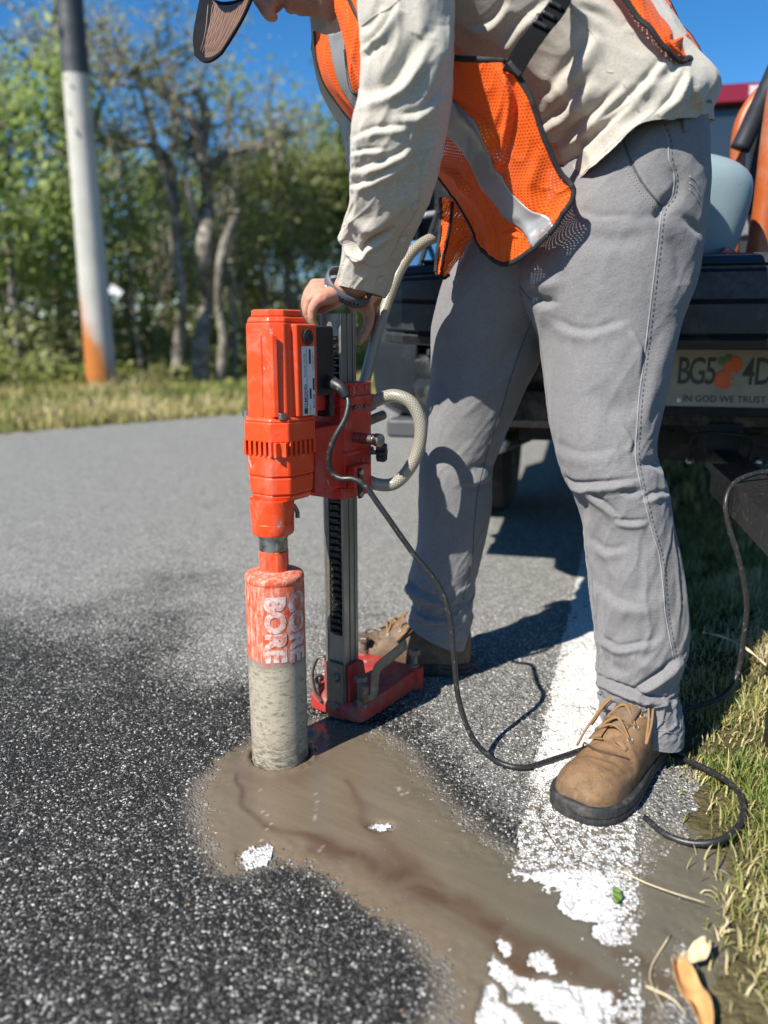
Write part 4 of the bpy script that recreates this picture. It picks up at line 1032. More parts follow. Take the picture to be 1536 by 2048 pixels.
def leaves(name, c, size, mat, parent, flat=.0, stretch=1.5):
    n = len(c)
    nrm = RNG.normal(size=(n, 3)) + np.array([-.75, -.75, 1.0]); nrm /= np.linalg.norm(nrm, axis=1)[:, None]   # blades turn to the light
    a = RNG.normal(size=(n, 3)); a -= nrm * (a * nrm).sum(1)[:, None]; a /= np.linalg.norm(a, axis=1)[:, None]
    b = np.cross(nrm, a)
    s = size * .8 * RNG.uniform(.5, 1.35, n)[:, None]
    v = np.stack([c - a * s * stretch * .5, c + b * s * .34 - a * s * .05, c + a * s * stretch * .5, c - b * s * .34 - a * s * .05], 1).reshape(-1, 3)
    f = np.arange(n * 4).reshape(-1, 4)
    o = mesh(name, v, f, mat, parent, False)
    at = o.data.attributes.new('tint', 'FLOAT', 'POINT')
    tt = np.clip(.45 + .35 * fbm(c * 1.7, 2, 31) + RNG.normal(0, .22, n), 0, 1)
    at.data.foreach_set('value', np.repeat(tt, 4).astype(np.float32))
    return o
def limb(mb, p, d, L, r, depth, tips, rng, wob=.35, upb=.15):
    k = 5; pts = [p]; dd = np.array(d, float)
    for i in range(k):
        dd = dd + rng.normal(0, wob * .35, 3) + np.array([0, 0, upb * .25]); dd /= np.linalg.norm(dd); pts.append(pts[-1] + dd * L / k)
    mb.tube(pts, np.linspace(r, r * .55, k + 1), 7, 2)
    tips.append((pts[-1], L)); tips.append((pts[3], L * .8))
    if depth > 0:
        for j in range(rng.integers(2, 4)):
            i = rng.integers(2, k + 1); az = rng.uniform(0, 2 * math.pi)
            nd = dd * .6 + .75 * np.array([math.cos(az), math.sin(az), rng.uniform(-.2, .7)]); nd /= np.linalg.norm(nd)
            limb(mb, pts[i], nd, L * rng.uniform(.5, .72), r * .5, depth - 1, tips, rng, wob, upb)
def tree(name, px, Y, height, r, seed, leaf, nleaf, lsize, spread, label, bark=None, first=.25, depth=2, lean=(0, 0), clump=.38, sub_group='trees beyond the road', limbs=7, LL=.28):
    rng = np.random.default_rng(seed); b = P(px, 700, Y); b[2] = .05
    root = empty(name, tuple(b)); tag(root, label, 'tree', sub_group)
    mb = MB(); tips = []; k = 9; pts = [np.zeros(3)]
    for i in range(k):
        pts.append(pts[-1] + np.array([rng.normal(0, .05) * height / k * 2 + lean[0] / k, rng.normal(0, .05) * height / k * 2 + lean[1] / k, height * .92 / k]))
    pts[0][2] = -.1
    mb.tube(pts, np.linspace(r, r * .25, k + 1), 12, 3); tips.append((pts[-1], height * .2))
    for j in range(limbs):
        t = first + (1 - first) * (j + rng.random()) / limbs; i = min(k - 1, int(t * k)); p = pts[i] + (pts[i + 1] - pts[i]) * (t * k - i)
        az = j * 2.4 + rng.uniform(-.5, .5)
        d = np.array([math.cos(az), math.sin(az), rng.uniform(.15, .8)]); d /= np.linalg.norm(d)
        limb(mb, p, d, height * LL * (1.15 - .6 * t) * spread, r * .42 * (1.1 - .6 * t), depth, tips, rng)
    mb.build('trunk', bark or m_bark, root, True)
    if nleaf:
        nleaf = int(nleaf * 1.35)
        tp = np.array([q for q, _ in tips]); ci = rng.integers(0, len(tp), nleaf)
        cs = tp[ci] + rng.normal(0, clump, (nleaf, 3)) * np.array([1, 1, .75]) * rng.uniform(.35, 1.1, (len(tp), 1))[ci]
        cs = cs[cs[:, 2] > .1]
        leaves('crown', cs, lsize, lm[leaf], root)
    return root
# the big mossy oak, built to its own limbs
ok = empty('mossy_oak', tuple(P(395, 760, 10.2) * np.array([1, 1, 0]))); tag(ok, 'grey twisting oak with bare crooked limbs and hanging moss', 'tree', 'trees beyond the road')
ob = P(395, 760, 10.2); ob[2] = 0
def oP(px, py, Y=10.2): return P(px, py, Y) - ob
om = MB()
for pts, rr in (([(405, 790), (400, 700), (412, 600), (408, 500), (416, 400), (405, 310), (412, 235), (398, 190)], [.21, .17, .15, .15, .14, .12, .10, .06]),
                ([(352, 790), (358, 690), (365, 590), (352, 500), (350, 420), (345, 340), (318, 300), (280, 288), (245, 300), (215, 285)], [.16, .13, .12, .11, .10, .09, .075, .06, .05, .03]),
                ([(408, 330), (392, 260), (372, 215), (335, 185), (295, 168), (255, 150), (210, 165)], [.10, .09, .085, .08, .07, .05, .03]),
                ([(412, 345), (440, 320), (470, 302), (505, 293), (535, 297), (545, 275)], [.085, .075, .07, .06, .05, .03]),
                ([(350, 430), (300, 250), (285, 190), (262, 150)], [.07, .06, .05, .03]), ([(405, 480), (380, 400), (372, 330), (385, 270)], [.07, .07, .05, .04]),
                ([(215, 300), (190, 250), (205, 190), (150, 150), (60, 120)], [.05, .05, .04, .04, .02]),
                ([(430, 800), (448, 690), (435, 600), (445, 500), (470, 430)], [.12, .09, .09, .08, .05])):
    w = [oP(a, b_, 10.2 + .25 * math.sin(i * 1.9 + a)) for i, (a, b_) in enumerate(pts)]
    om.tube(w, [q * (.60 + .15 * math.sin(i_ * 2.3)) for i_, q in enumerate(rr)], 10, 4)
om.build('trunk', m_barkp, ok, True)
twg = MB(); rng = np.random.default_rng(5)
tips = []
for a, b_ in ((398, 190), (215, 285), (210, 165), (545, 275), (262, 150), (385, 270), (60, 120), (150, 150), (300, 170), (480, 300), (250, 290), (340, 300), (360, 210)):
    for j in range(3):
        az = rng.uniform(0, 6.28); limb(twg, oP(a, b_), np.array([math.cos(az), math.sin(az), rng.uniform(-.1, .8)]), rng.uniform(.4, .95), .024, 2, tips, rng, .6)
twg.build('twigs', m_bark, ok, True)
tp = np.array([q for q, _ in tips]); ci = rng.integers(0, len(tp), 3200)
leaves('crown', tp[ci] + rng.normal(0, .16, (3200, 3)), .06, lm['olive'], ok)
mo = []
for _ in range(260):
    c = tp[rng.integers(0, len(tp))] if rng.random() < .5 else oP(rng.uniform(300, 470), rng.uniform(260, 560)); L = rng.uniform(.15, .6); k = int(L * 40)
    mo.append(c + np.stack([rng.normal(0, .035, k), rng.normal(0, .035, k), -np.linspace(0, L, k)], 1))
leaves('moss', np.concatenate(mo), .055, lm['moss'], ok, stretch=2.2)

tree('broadleaf_tree', 30, 10.0, 3.6, .07, 11, 'bright', 6500, .10, 1.15, 'bright green leafy tree at the left end of the tree line', first=.12, clump=.36)
tree('broadleaf_tree', -190, 10.6, 3.8, .08, 12, 'bright', 5000, .10, 1.1, 'leafy green tree cut by the left border of the view', first=.15)
tree('bare_twig_tree', 120, 12.4, 7.0, .10, 13, 'olive', 900, .07, 1.2, 'almost bare twiggy tree rising behind the utility pole', bark=m_barkp, first=.3, depth=3, clump=.25)
tree('slender_tree', 272, 11.4, 3.0, .05, 14, 'bright', 2600, .085, .9, 'slender leafy tree just right of the utility pole', bark=m_barkp, first=.2)
tree('slender_tree', 478, 11.2, 4.2, .055, 15, 'yellow', 1500, .085, .75, 'tall thin yellow green tree under the cap brim', bark=m_barkp, first=.3, clump=.3)
tree('slender_tree', 520, 12.0, 3.4, .06, 16, 'olive', 2000, .085, .9, 'thin olive tree between the oak and the worker', bark=m_barkp, first=.25)
tree('broadleaf_tree', 590, 13.0, 3.5, .09, 17, 'olive', 5500, .10, 1.0, 'olive green tree left of the dark round tree', first=.2)
tree('dense_tree', 690, 13.6, 4.3, .12, 18, 'dark', 11000, .11, .8, 'dense dark green tree right behind the sleeve', first=.3, clump=.5)
tree('broadleaf_tree', 180, 13.5, 3.2, .08, 19, 'olive', 4500, .10, 1.1, 'shaded olive tree directly behind the pole foot', first=.15)
tree('broadleaf_tree', 340, 14.6, 3.3, .08, 20, 'bright', 5000, .10, 1.1, 'green tree showing between the forks of the oak', first=.15)
tree('broadleaf_tree', 455, 15.5, 3.6, .08, 21, 'olive', 5500, .11, 1.1, 'dull green tree far behind the thin yellow green one', first=.15)
tree('dense_tree', 800, 16.0, 5.4, .12, 22, 'dark', 9000, .13, 1.1, 'dark tree seen under the arm beside the truck', first=.1)
tree('dense_tree', 960, 21.0, 6.0, .14, 23, 'dark', 8000, .16, 1.2, 'distant dark tree behind the parked truck', first=.1)
for i, (px_, Yv, rr, ln) in enumerate([(285, 10.4, .035, .1), (320, 11.8, .04, -.2), (465, 10.6, .035, .15), (500, 11.5, .05, 0), (560, 12.0, .045, .1), (610, 12.2, .05, -.25), (95, 10.2, .03, -.2)]):
    lab = ['thin pale bare trunk close right of the pole', 'thin leaning pale trunk left of the oak', 'thin pale trunk just right of the oak stems', 'straight pale trunk left of the drill motor', 'bare trunk leaning behind the thin olive tree', 'slanting pale trunk in the shade near the sleeve', 'slim crooked bare trunk left of the pole'][i]
    tree('young_tree', px_, Yv, RNG.uniform(2.6, 3.6), rr, 40 + i, 'olive', 350, .06, .5, lab, bark=m_barkp, first=.5, depth=1, lean=(ln, 0), clump=.2, limbs=5)
# undergrowth: one mass of leaves along the wood edge
n = 42000
ux = RNG.uniform(-13, 9, n); off = 4.5 + RNG.random(n) * 4
uy = np.interp(ux, FAR_EDGE[:, 0], FAR_EDGE[:, 1]) + off
hm = np.clip(.55 + .5 * fbm(np.stack([ux * .9, uy * .9, 0 * ux], 1), 3, 77), .08, 1.6) * (.42 + .3 * (off - 3.4))
cs = np.stack([ux, uy, .05 + hm * RNG.random(n) ** .8], 1)
un = leaves('undergrowth', cs, .10, lm['olive'], None); tag(un, 'tangled green undergrowth along the edge of the wood', None, None, 'stuff')
n = 16000
ux = RNG.uniform(-13, 9, n); off = 4.3 + RNG.random(n) * 1.6
uy = np.interp(ux, FAR_EDGE[:, 0], FAR_EDGE[:, 1]) + off
cs = np.stack([ux, uy, .02 + .75 * RNG.random(n) * np.clip(.6 + .6 * fbm(np.stack([ux * 1.4, uy * 1.4, 0 * ux + 4], 1), 2, 7), .05, 1.5)], 1)
un = leaves('undergrowth', cs, .085, lm['yellow'], None); tag(un, 'sunlit yellow green shrubs at the front of the wood', None, None, 'stuff')
n = 60000
ux = RNG.uniform(-30, 40, n); off = 9 + RNG.random(n) * 7
uy = np.interp(ux, FAR_EDGE[:, 0], FAR_EDGE[:, 1]) + off
cs = np.stack([ux, uy, .0 + (2.0 + 1.0 * fbm(np.stack([ux * .5, uy * .5, 0 * ux], 1), 3, 9)) * RNG.random(n)], 1)
un = leaves('far_wood', cs, .22, lm['olive'], None); tag(un, 'dark mass of woodland farther behind the trees', None, None, 'stuff')
# ================================================================== PERSON
def cloth(name, col, weave=900, var=.1, rough=.9, wr=.35, sheen=.15, tex='twill'):
    m = Mat(name)
    uv = N(m.t, 'ShaderNodeUVMap').outputs[0]
    n1 = m.noise(7, 5, .6); n2 = m.noise(1, 4, .7, m.co('Object', (300, 300, 300)))
    c = m.mix(n1, [x * (1 - var) for x in col], [min(1, x * (1 + var)) for x in col])
    c = m.mix(m.maprange(n2, .35, .65, 0, .45), c, [x * .55 for x in col])
    slub = m.noise(1, 3, .6, m.co('Object', (90, 90, 700))); c = m.mix(m.maprange(slub, .5, .7, 0, .3), c, [min(1, x * 1.35) for x in col])
    fade = m.maprange(m.noise(26, 5, .65), .45, .75, 0, .22); c = m.mix(fade, c, [min(1, x * 1.25 + .02) for x in col])
    w = N(m.t, 'ShaderNodeTexWave', {'Vector': N(m.t, 'ShaderNodeMapping', {'Vector': uv, 'Rotation': (0, 0, R(63 if tex == 'twill' else 0))}).outputs[0], 'Scale': weave * .16, 'Distortion': 1.2, 'Detail': 1}).outputs[1]
    hgt = m.math('ADD', m.math('MULTIPLY', w, .35), m.math('ADD', m.math('MULTIPLY', m.noise(55, 4, .6), wr * 6), n2))
    m.set(col=c, rough=rough, spec=.15, sheen=sheen, normal=m.bump(hgt, .7, .0009))
    return m.m
m_trou = cloth('trouser_cloth', (.188, .184, .186), var=.08)
m_shirt = cloth('shirt_cloth', (.455, .425, .365), var=.05, wr=.2)
m_cap = cloth('cap_cloth', (.008, .008, .010), var=.2, sheen=0.0)
m_strap = cloth('strap_webbing', (.009, .009, .010), weave=2200, tex='rib', sheen=0.0)
m_pipe = simple('vest_binding', (.014, .013, .014), .8, bump=.3, bscale=500)
m_thread_l = simple('thread_light', (.25, .25, .265), .8)
m_thread_d = simple('seam_dark', (.07, .07, .078), .9)
m_thread_s = simple('shirt_thread', (.40, .375, .33), .9)

def ring_ctrl(xl, yl, xr, yr, Y, thick, C=12, sq=.92, dY=0.0):
    """ellipse control ring between two photo edges; thick = half depth in metres"""
    a_, b_ = P(xl, yl, Y - dY), P(xr, yr, Y + dY); c = (a_ + b_) / 2; a = (b_ - a_) / 2
    ah = a / np.linalg.norm(a); b = np.array([0, 1.0, 0]) - ah * ah[1]; b *= thick / np.linalg.norm(b)
    out = []
    for k in range(C):
        t = 2 * math.pi * k / C; cs, sn = math.cos(t), -math.sin(t)
        out.append(c - a * np.sign(cs) * abs(cs) ** sq + b * np.sign(sn) * abs(sn) ** sq)
    return np.array(out)
def garment(name, ctrl, nu, nv, mat, parent, folds=(), wr=(), caps=False, open_u=False, solid=.0, extra=None):
    ctrl = np.asarray(ctrl, float)
    g = crom(ctrl, nv); g = np.swapaxes(g, 0, 1); g = crom(g, nu, closed=not open_u); g = np.swapaxes(g, 0, 1)
    du = np.gradient(g, axis=1) if open_u else (np.roll(g, -1, 1) - np.roll(g, 1, 1)); dv = np.gradient(g, axis=0)
    n = np.cross(du, dv); n /= np.linalg.norm(n, axis=2)[..., None] + 1e-12
    if not open_u:
        cen = g.mean(1, keepdims=True)
        if ((g - cen) * n).sum() < 0: n = -n
    else:
        if (n[..., 1]).mean() > 0: n = -n
    p = g.reshape(-1, 3); nn = n.reshape(-1, 3)
    arc = np.concatenate([np.zeros((nv, 1)), np.cumsum(np.linalg.norm(np.diff(g, axis=1), axis=2), 1)], 1)
    ln = np.concatenate([np.zeros((1, nu)), np.cumsum(np.linalg.norm(np.diff(g, axis=0), axis=2), 0)], 0)
    U = np.linspace(0, 1, nu, endpoint=open_u)[None, :].repeat(nv, 0).ravel(); Vv = np.linspace(0, 1, nv)[:, None].repeat(nu, 1).ravel()
    disp = np.zeros(len(p))
    cu = np.stack([np.cos(2 * np.pi * U), np.sin(2 * np.pi * U)], 1)
    for amp, fu, fv, skew, seed, v0, v1 in wr:
        q = np.stack([cu[:, 0] * fu, cu[:, 1] * fu, Vv * fv + skew * U * fv], 1) if not open_u else np.stack([U * fu, Vv * fv + skew * U * fv, 0 * U], 1)
        r = vnoise(q, seed) + .45 * vnoise(q * 2.1, seed + 1); rid = np.clip(1 - np.abs(r), 0, 1) ** 2.2
        disp += amp * (rid - .45) * sstep(v0 - .06, v0 + .06, Vv) * (1 - sstep(v1 - .06, v1 + .06, Vv))
    pix = proj(p); view = p - np.array([0, 0, CAM_H]); view /= np.linalg.norm(view, axis=1)[:, None]
    facing = sstep(-.05, .25, -(nn * view).sum(1)) if not open_u else np.ones(len(p))
    for line, w, dep, kind in folds:
        L = crom(np.array(line, float), 24) if len(line) > 2 else np.array(line, float)
        d, sg, par = seg_dist(pix, L)
        tap = np.sin(np.pi * np.clip(par, .02, .98)) ** .5
        tap = np.where((par < .02) | (par > .98), tap * np.exp(-(d / w) ** 2), tap)
        if kind == 'v': f = np.exp(-(d / w) ** 2)
        elif kind == 'f': f = np.exp(-(d / (w * .55)) ** 2) * -.9 + 1.0 * np.exp(-((sg - w) / (w * .9)) ** 2)   # sharp groove, swell on the positive side
        else: f = np.exp(-(d / w) ** 2)
        disp += dep * f * tap * facing
    p = p + nn * disp[:, None]
    if extra is not None: p = extra(p, nn, pix, U, Vv)
    i = np.arange(nv * nu).reshape(nv, nu)
    if open_u: f = np.stack([i[:-1, :-1], i[:-1, 1:], i[1:, 1:], i[1:, :-1]], -1).reshape(-1, 4)
    else: f = np.stack([i[:-1], np.roll(i[:-1], -1, 1), np.roll(i[1:], -1, 1), i[1:]], -1).reshape(-1, 4)
    f = f.tolist()
    if caps: f.append(i[0][::-1].tolist()); f.append(i[-1].tolist())
    uv = np.stack([arc.ravel(), ln.ravel()], 1)
    o = mesh(name, p, f, mat, parent, True, uv=uv, recalc=not open_u)
    if open_u:
        fn = o.data.polygons[len(f) // 2].normal
    if solid:
        s = o.modifiers.new('thick', 'SOLIDIFY'); s.thickness = solid; s.offset = 0
    return o
def surface_line(objs, line, off=.0006, n=None):
    """trace a photo line onto the near surface of garments"""
    if not isinstance(objs, (list, tuple)): objs = [objs]
    vs, fs = [], []
    for ob in objs:
        o = len(vs); vs += [v.co.copy() for v in ob.data.vertices]; fs += [[i + o for i in q.vertices] for q in ob.data.polygons]
    key = tuple(ob.name for ob in objs)
    if key not in _bvh: _bvh[key] = BVHTree.FromPolygons(vs, fs)
    t = _bvh[key]; L = np.array(line, float)
    m = n or max(8, int(np.hypot(*np.diff(L, axis=0).T).sum() / 5))
    out = []
    for x, y in crom(L, m):
        r = Vector(ray(x, y)).normalized(); h, no, _, _ = t.ray_cast(Vector((0, 0, CAM_H)), r)
        if h is None: continue
        if no.dot(r) > 0: no = -no
        out.append((np.array(h + no * off), np.array(no)))
    return out
_bvh = {}
def seam(name, objs, line, rad, mat, parent, off=.0003):
    pts = [q for q, _ in surface_line(objs, line, off)]
    if len(pts) < 3: return None
    return MB().tube(pts, rad, 6).build(name, mat, parent, True)
def stitches(name, objs, line, mat, parent, dash=.0028, gap=.0022, rad=.00045, off=.0004):
    q = surface_line(objs, line, off, n=400)
    if len(q) < 5: return
    p = np.array([a for a, _ in q]); L = np.concatenate([[0], np.cumsum(np.linalg.norm(np.diff(p, axis=0), axis=1))])
    mb = MB(); s = 0
    while s + dash < L[-1]:
        e = [[np.interp(x, L, p[:, k]) for k in range(3)] for x in (s, s + dash)]
        mb.tube(e, rad, 5); s += dash + gap
    o = mb.build(name, mat, parent, True); o['kind'] = 'stuff'; return o

# ------------------------------------------------------------------ body: one continuous skin
sk = Mat('skin')
n = sk.noise(40, 5, .6); pz_ = sk.co('Object')
col = sk.mix(n, (.43, .205, .135), (.54, .285, .195)); col = sk.mix(sk.maprange(sk.noise(55, 4), .45, .7, 0, .65), col, (.46, .17, .115)); col = sk.mix(sk.maprange(sk.noise(260, 4), .55, .7, 0, .4), col, (.30, .15, .10))
cp = P(595, -36, 1.33)
dist = N(sk.t, 'ShaderNodeVectorMath', {0: pz_, 1: tuple(cp)}, operation='DISTANCE').outputs['Value']
beard = sk.math('MULTIPLY', sk.maprange(dist, .085, .045), sk.maprange(sk.noise(700, 3), .35, .6, .35, 1.0))
col = sk.mix(sk.math('MULTIPLY', beard, .75), col, (.12, .072, .05))
sk.set(col=col, rough=.48, spec=.4, sss=.12, normal=sk.bump(sk.math('ADD', sk.noise(420, 5, .7), sk.math('MULTIPLY', sk.noise(90, 5, .65), 2.4)), .55, .0014))
sk.b.inputs['Subsurface Radius'].default_value = (.012, .005, .003)
bd = MB()
def T(pts, rad, n=14, sub=4): bd.tube([P(*q) if len(q) == 3 else q for q in pts], rad, n, sub)
# trunk, neck
T([(1290, 330, 1.37), (1180, 200, 1.37), (1030, 80, 1.38), (880, 0, 1.38), (760, -60, 1.38)], [.13, .125, .13, .135, .10])
T([(800, -50, 1.24), (800, -70, 1.38), (800, -50, 1.54)], [.06, .09, .06])
T([(760, -60, 1.38), (690, -45, 1.38), (640, -50, 1.38), (600, -70, 1.38)], [.075, .062, .058, .06])
# legs
T([(1270, 380, 1.34), (1220, 600, 1.29), (1212, 860, 1.25), (1228, 960, 1.235), (1268, 1150, 1.215), (1278, 1400, 1.20), (1275, 1490, 1.195)], [.09, .08, .054, .050, .048, .034, .034])
T([(1200, 400, 1.42), (1010, 620, 1.47), (940, 860, 1.50), (915, 980, 1.50), (900, 1120, 1.515), (885, 1250, 1.53), (885, 1300, 1.535)], [.09, .08, .054, .05, .045, .032, .032])
# near arm and far arm
T([(805, -45, 1.20), (805, 120, 1.17), (795, 290, 1.18), (765, 420, 1.23), (725, 530, 1.305), (700, 580, 1.335)], [.055, .046, .040, .034, .028, .028])
T([(770, -40, 1.56), (745, 180, 1.57), (745, 330, 1.55), (748, 460, 1.50), (742, 560, 1.45), (736, 596, 1.425)], [.06, .05, .044, .04, .030, .028])
def hand(W, K, F, TH, rk=.0112, spl=None):
    """palm webs from wrist W to four knuckles, four jointed fingers, thumb from the side of the palm"""
    W = np.array(W); K = [np.array(k) for k in K]
    for k in K:
        bd.tube([W + (k - W) * .0, W + (k - W) * .45, k], [.021, .0165, .0128], 10, 4)
    for a, b in zip(K[:-1], K[1:]):
        for t in (.35, .6, .85):
            bd.tube([W + (a - W) * t, W + (b - W) * t], [.0135] * 2, 8)
        bd.tube([a, b], .0095, 8)
    for k, (f, r) in zip(K, F):
        pts = [k] + [np.array(q) for q in f]
        bd.tube(pts, [rk * r * s for s in np.linspace(1.0, .72, len(pts))], 10, 3)
        bd.ball(pts[-1], rk * r * .72, 8, 6)
        bd.ball(k + np.array([0, 0, .002]), .0118 * r, 8, 6)
    pts = [np.array(q) for q in TH]
    bd.tube(pts, [.016, .0135, .011, .0085][:len(pts)], 10, 3); bd.ball(pts[-1], .0088, 8, 6)
YN = [1.285, 1.309, 1.333, 1.356]; XN = [(640, 598), (632, 588), (629, 578), (630, 572)]
Kn = [P(x, y, Yv) for (x, y), Yv in zip(XN, YN)]
Fn = [([P(628, 612, Yv), P(621, 634, Yv + .004), P(628, 650, Yv + .01)], r) for Yv, r in zip(YN, (.86, .97, 1.02, .98))]
Fn = [([P(x - 13, y + 14, Yv), P(x - 17, y + 38, Yv + .003), P(x - 6, y + 60, Yv + .010)], r) for (x, y), Yv, r in zip(XN, YN, (.86, .97, 1.02, .98))]
hand(P(697, 578, 1.333), Kn, Fn, [P(690, 585, 1.355), P(672, 600, 1.385), P(652, 612, 1.385), P(640, 622, 1.378)])
YF = [1.385, 1.402, 1.42, 1.437]; XF = [(726, 612), (728, 608), (731, 606), (735, 606)]
Kf = [P(x, y, Yv) for (x, y), Yv in zip(XF, YF)]
Ff = [([P(x + 12, y + 20, Yv), P(x + 8, y + 46, Yv - .008), P(x - 6, y + 70, Yv - .016)], r) for (x, y), Yv, r in zip(XF, YF, (.98, 1.02, .97, .86))]
hand(P(738, 585, 1.43), Kf, Ff, [P(728, 590, 1.41), P(716, 600, 1.385), P(706, 612, 1.375)])
# head: skull, jaw, chin, nose, lips, ears (face turned to the ground)
hx = Vector((-.96, 0, .28)).normalized(); hz = Vector((-.28, 0, -.96)).normalized()   # crown direction, face direction
HM = Matrix((( hx.x, 0, hz.x), (hx.y, 1, hz.y), (hx.z, 0, hz.z)))
hc = Vector(P(552, -126, 1.33))
def hp(u, s, f): return hc + hx * u + Vector((0, 1, 0)) * s + hz * f
bd.ball(hp(.03, 0, -.005), (.098, .076, .092), 24, 16, HM)
bd.ball(hp(-.035, 0, .018), (.075, .062, .066), 20, 14, HM)
bd.tube([hp(-.05, -.056, -.01), hp(-.085, -.044, .03), hp(-.100, -.018, .058), hp(-.102, 0, .063), hp(-.100, .018, .058), hp(-.085, .044, .03), hp(-.05, .056, -.01)], [.022, .021, .021, .022, .021, .021, .022], 12, 4)
bd.tube([hp(-.102, 0, .06), hp(-.08, 0, .066), hp(-.06, 0, .068)], [.02, .022, .024], 12, 3)
bd.tube([hp(.028, 0, .074), hp(.005, 0, .087), hp(-.018, 0, .102), hp(-.024, 0, .098)], [.010, .011, .013, .010], 12, 4)
for s in (-1, 1):
    bd.ball(hp(-.022, s * .012, .086), .0095, 10, 8); bd.ball(hp(.018, s * .031, .068), (.014, .016, .010), 12, 8, HM)
    bd.tube([hp(.036, s * .012, .080), hp(.040, s * .03, .077), hp(.033, s * .05, .066)], [.008, .009, .007], 10, 3)
    bd.tube([hp(.03, s * .076, -.02), hp(.036, s * .084, -.034), hp(.01, s * .086, -.034), hp(-.025, s * .076, -.02)], [.008, .010, .010, .008], 10, 3)
bd.tube([hp(-.046, -.024, .077), hp(-.044, 0, .087), hp(-.046, .024, .077)], [.005, .0085, .005], 10, 4)
bd.tube([hp(-.060, -.022, .076), hp(-.061, 0, .085), hp(-.060, .022, .076)], [.005, .009, .005], 10, 4)
person = bd.build('person', sk.m, None, True)
tag(person, 'worker in grey trousers, khaki shirt and orange safety vest bending over the drill', 'person')
for nm, kw in (('weld', None),):
    rmsh = person.modifiers.new('skin', 'REMESH'); rmsh.mode = 'VOXEL'; rmsh.voxel_size = .0036; rmsh.use_smooth_shade = True
    sm = person.modifiers.new('soft', 'SMOOTH'); sm.factor = .5; sm.iterations = 6
nm_ = simple('nail', (.60, .36, .29), .3)

# ------------------------------------------------------------------ trousers
NL = [(1118, 325, 1388, 225, 1.375, .165), (1085, 390, 1396, 290, 1.36, .165), (1052, 470, 1402, 375, 1.345, .158), (1036, 545, 1396, 465, 1.33, .150), (1052, 610, 1380, 560, 1.315, .138), (1078, 670, 1352, 640, 1.30, .125), (1090, 750, 1334, 730, 1.28, .115), (1101, 845, 1312, 835, 1.255, .100), (1116, 910, 1304, 895, 1.24, .094), (1130, 958, 1316, 935, 1.23, .092), (1152, 996, 1332, 985, 1.225, .088), (1170, 1060, 1345, 1060, 1.22, .083), (1180, 1150, 1360, 1150, 1.21, .081), (1190, 1240, 1370, 1240, 1.205, .080), (1197, 1305, 1364, 1305, 1.20, .078), (1196, 1348, 1350, 1345, 1.20, .076), (1200, 1388, 1350, 1385, 1.197, .074), (1203, 1420, 1357, 1428, 1.195, .076), (1202, 1438, 1360, 1470, 1.195, .078)]
nfold = [([(1118, 952), (1150, 967), (1209, 965), (1272, 957)], 11, .008, 'f'), ([(1135, 972), (1163, 1003), (1170, 1045)], 9, -.006, 'v'), ([(1176, 980), (1197, 996), (1238, 1030)], 9, .006, 'f'),
         ([(1237, 981), (1262, 986), (1290, 980)], 7, -.006, 'v'), ([(1232, 1038), (1260, 1043), (1292, 1040)], 8, .006, 'f'), ([(1196, 1000), (1206, 1035), (1216, 1078)], 9, -.003, 'v'),
         ([(1280, 930), (1310, 925), (1330, 940)], 9, -.008, 'v'), ([(1284, 1000), (1312, 985), (1340, 985)], 9, .006, 'f'),
         ([(1056, 584), (1078, 602), (1110, 604)], 10, -.010, 'v'), ([(1052, 560), (1090, 570), (1120, 565)], 14, .006, 'r'),
         ([(1190, 1350), (1244, 1374), (1293, 1391), (1345, 1398)], 10, .012, 'f'), ([(1262, 1384), (1304, 1357), (1362, 1312)], 11, .012, 'f'), ([(1199, 1397), (1223, 1405), (1290, 1430)], 7, .006, 'f'),
         ([(1207, 1300), (1223, 1335), (1260, 1348)], 11, -.005, 'v'), ([(1230, 1290), (1290, 1330), (1330, 1310)], 14, .004, 'r'),
         ([(1190, 770), (1220, 815), (1260, 800)], 26, -.007, 'v'), ([(1100, 880), (1160, 905), (1240, 895)], 16, .0025, 'f'), ([(1180, 1075), (1215, 1098), (1255, 1092)], 12, .0035, 'f'), ([(1188, 1165), (1240, 1200), (1300, 1212)], 14, .003, 'f'), ([(1198, 1270), (1240, 1292), (1310, 1280)], 9, .006, 'f'), ([(1110, 640), (1170, 660), (1250, 640)], 14, .004, 'f'), ([(1270, 660), (1290, 700), (1285, 760)], 8, .004, 'f'), ([(1250, 850), (1268, 880), (1262, 910)], 7, .004, 'f'), ([(1150, 700), (1200, 690), (1250, 720)], 40, .004, 'r'), ([(1180, 1120), (1230, 1180), (1290, 1190)], 24, -.004, 'v'), ([(1200, 1220), (1260, 1230), (1320, 1200)], 20, .003, 'r'),
         ([(1150, 420), (1200, 432), (1270, 430)], 16, .004, 'f'), ([(1160, 470), (1230, 480), (1300, 470)], 18, -.004, 'v'), ([(1140, 440), (1230, 450), (1310, 425)], 10, -.003, 'v'),
         ([(1343, 395), (1322, 425), (1315, 440)], 10, -.010, 'v'), ([(1350, 330), (1356, 380), (1330, 410)], 14, -.007, 'v'), ([(1345, 470), (1365, 520), (1372, 570)], 16, -.008, 'v'), ([(1365, 430), (1392, 455), (1400, 470)], 9, -.006, 'v'),
         ([(1248, 270), (1263, 325), (1288, 370), (1322, 412)], 5, -.004, 'v'), ([(1330, 620), (1300, 700), (1290, 760)], 18, -.004, 'v'), ([(1310, 760), (1290, 830), (1300, 880)], 12, .005, 'r')]
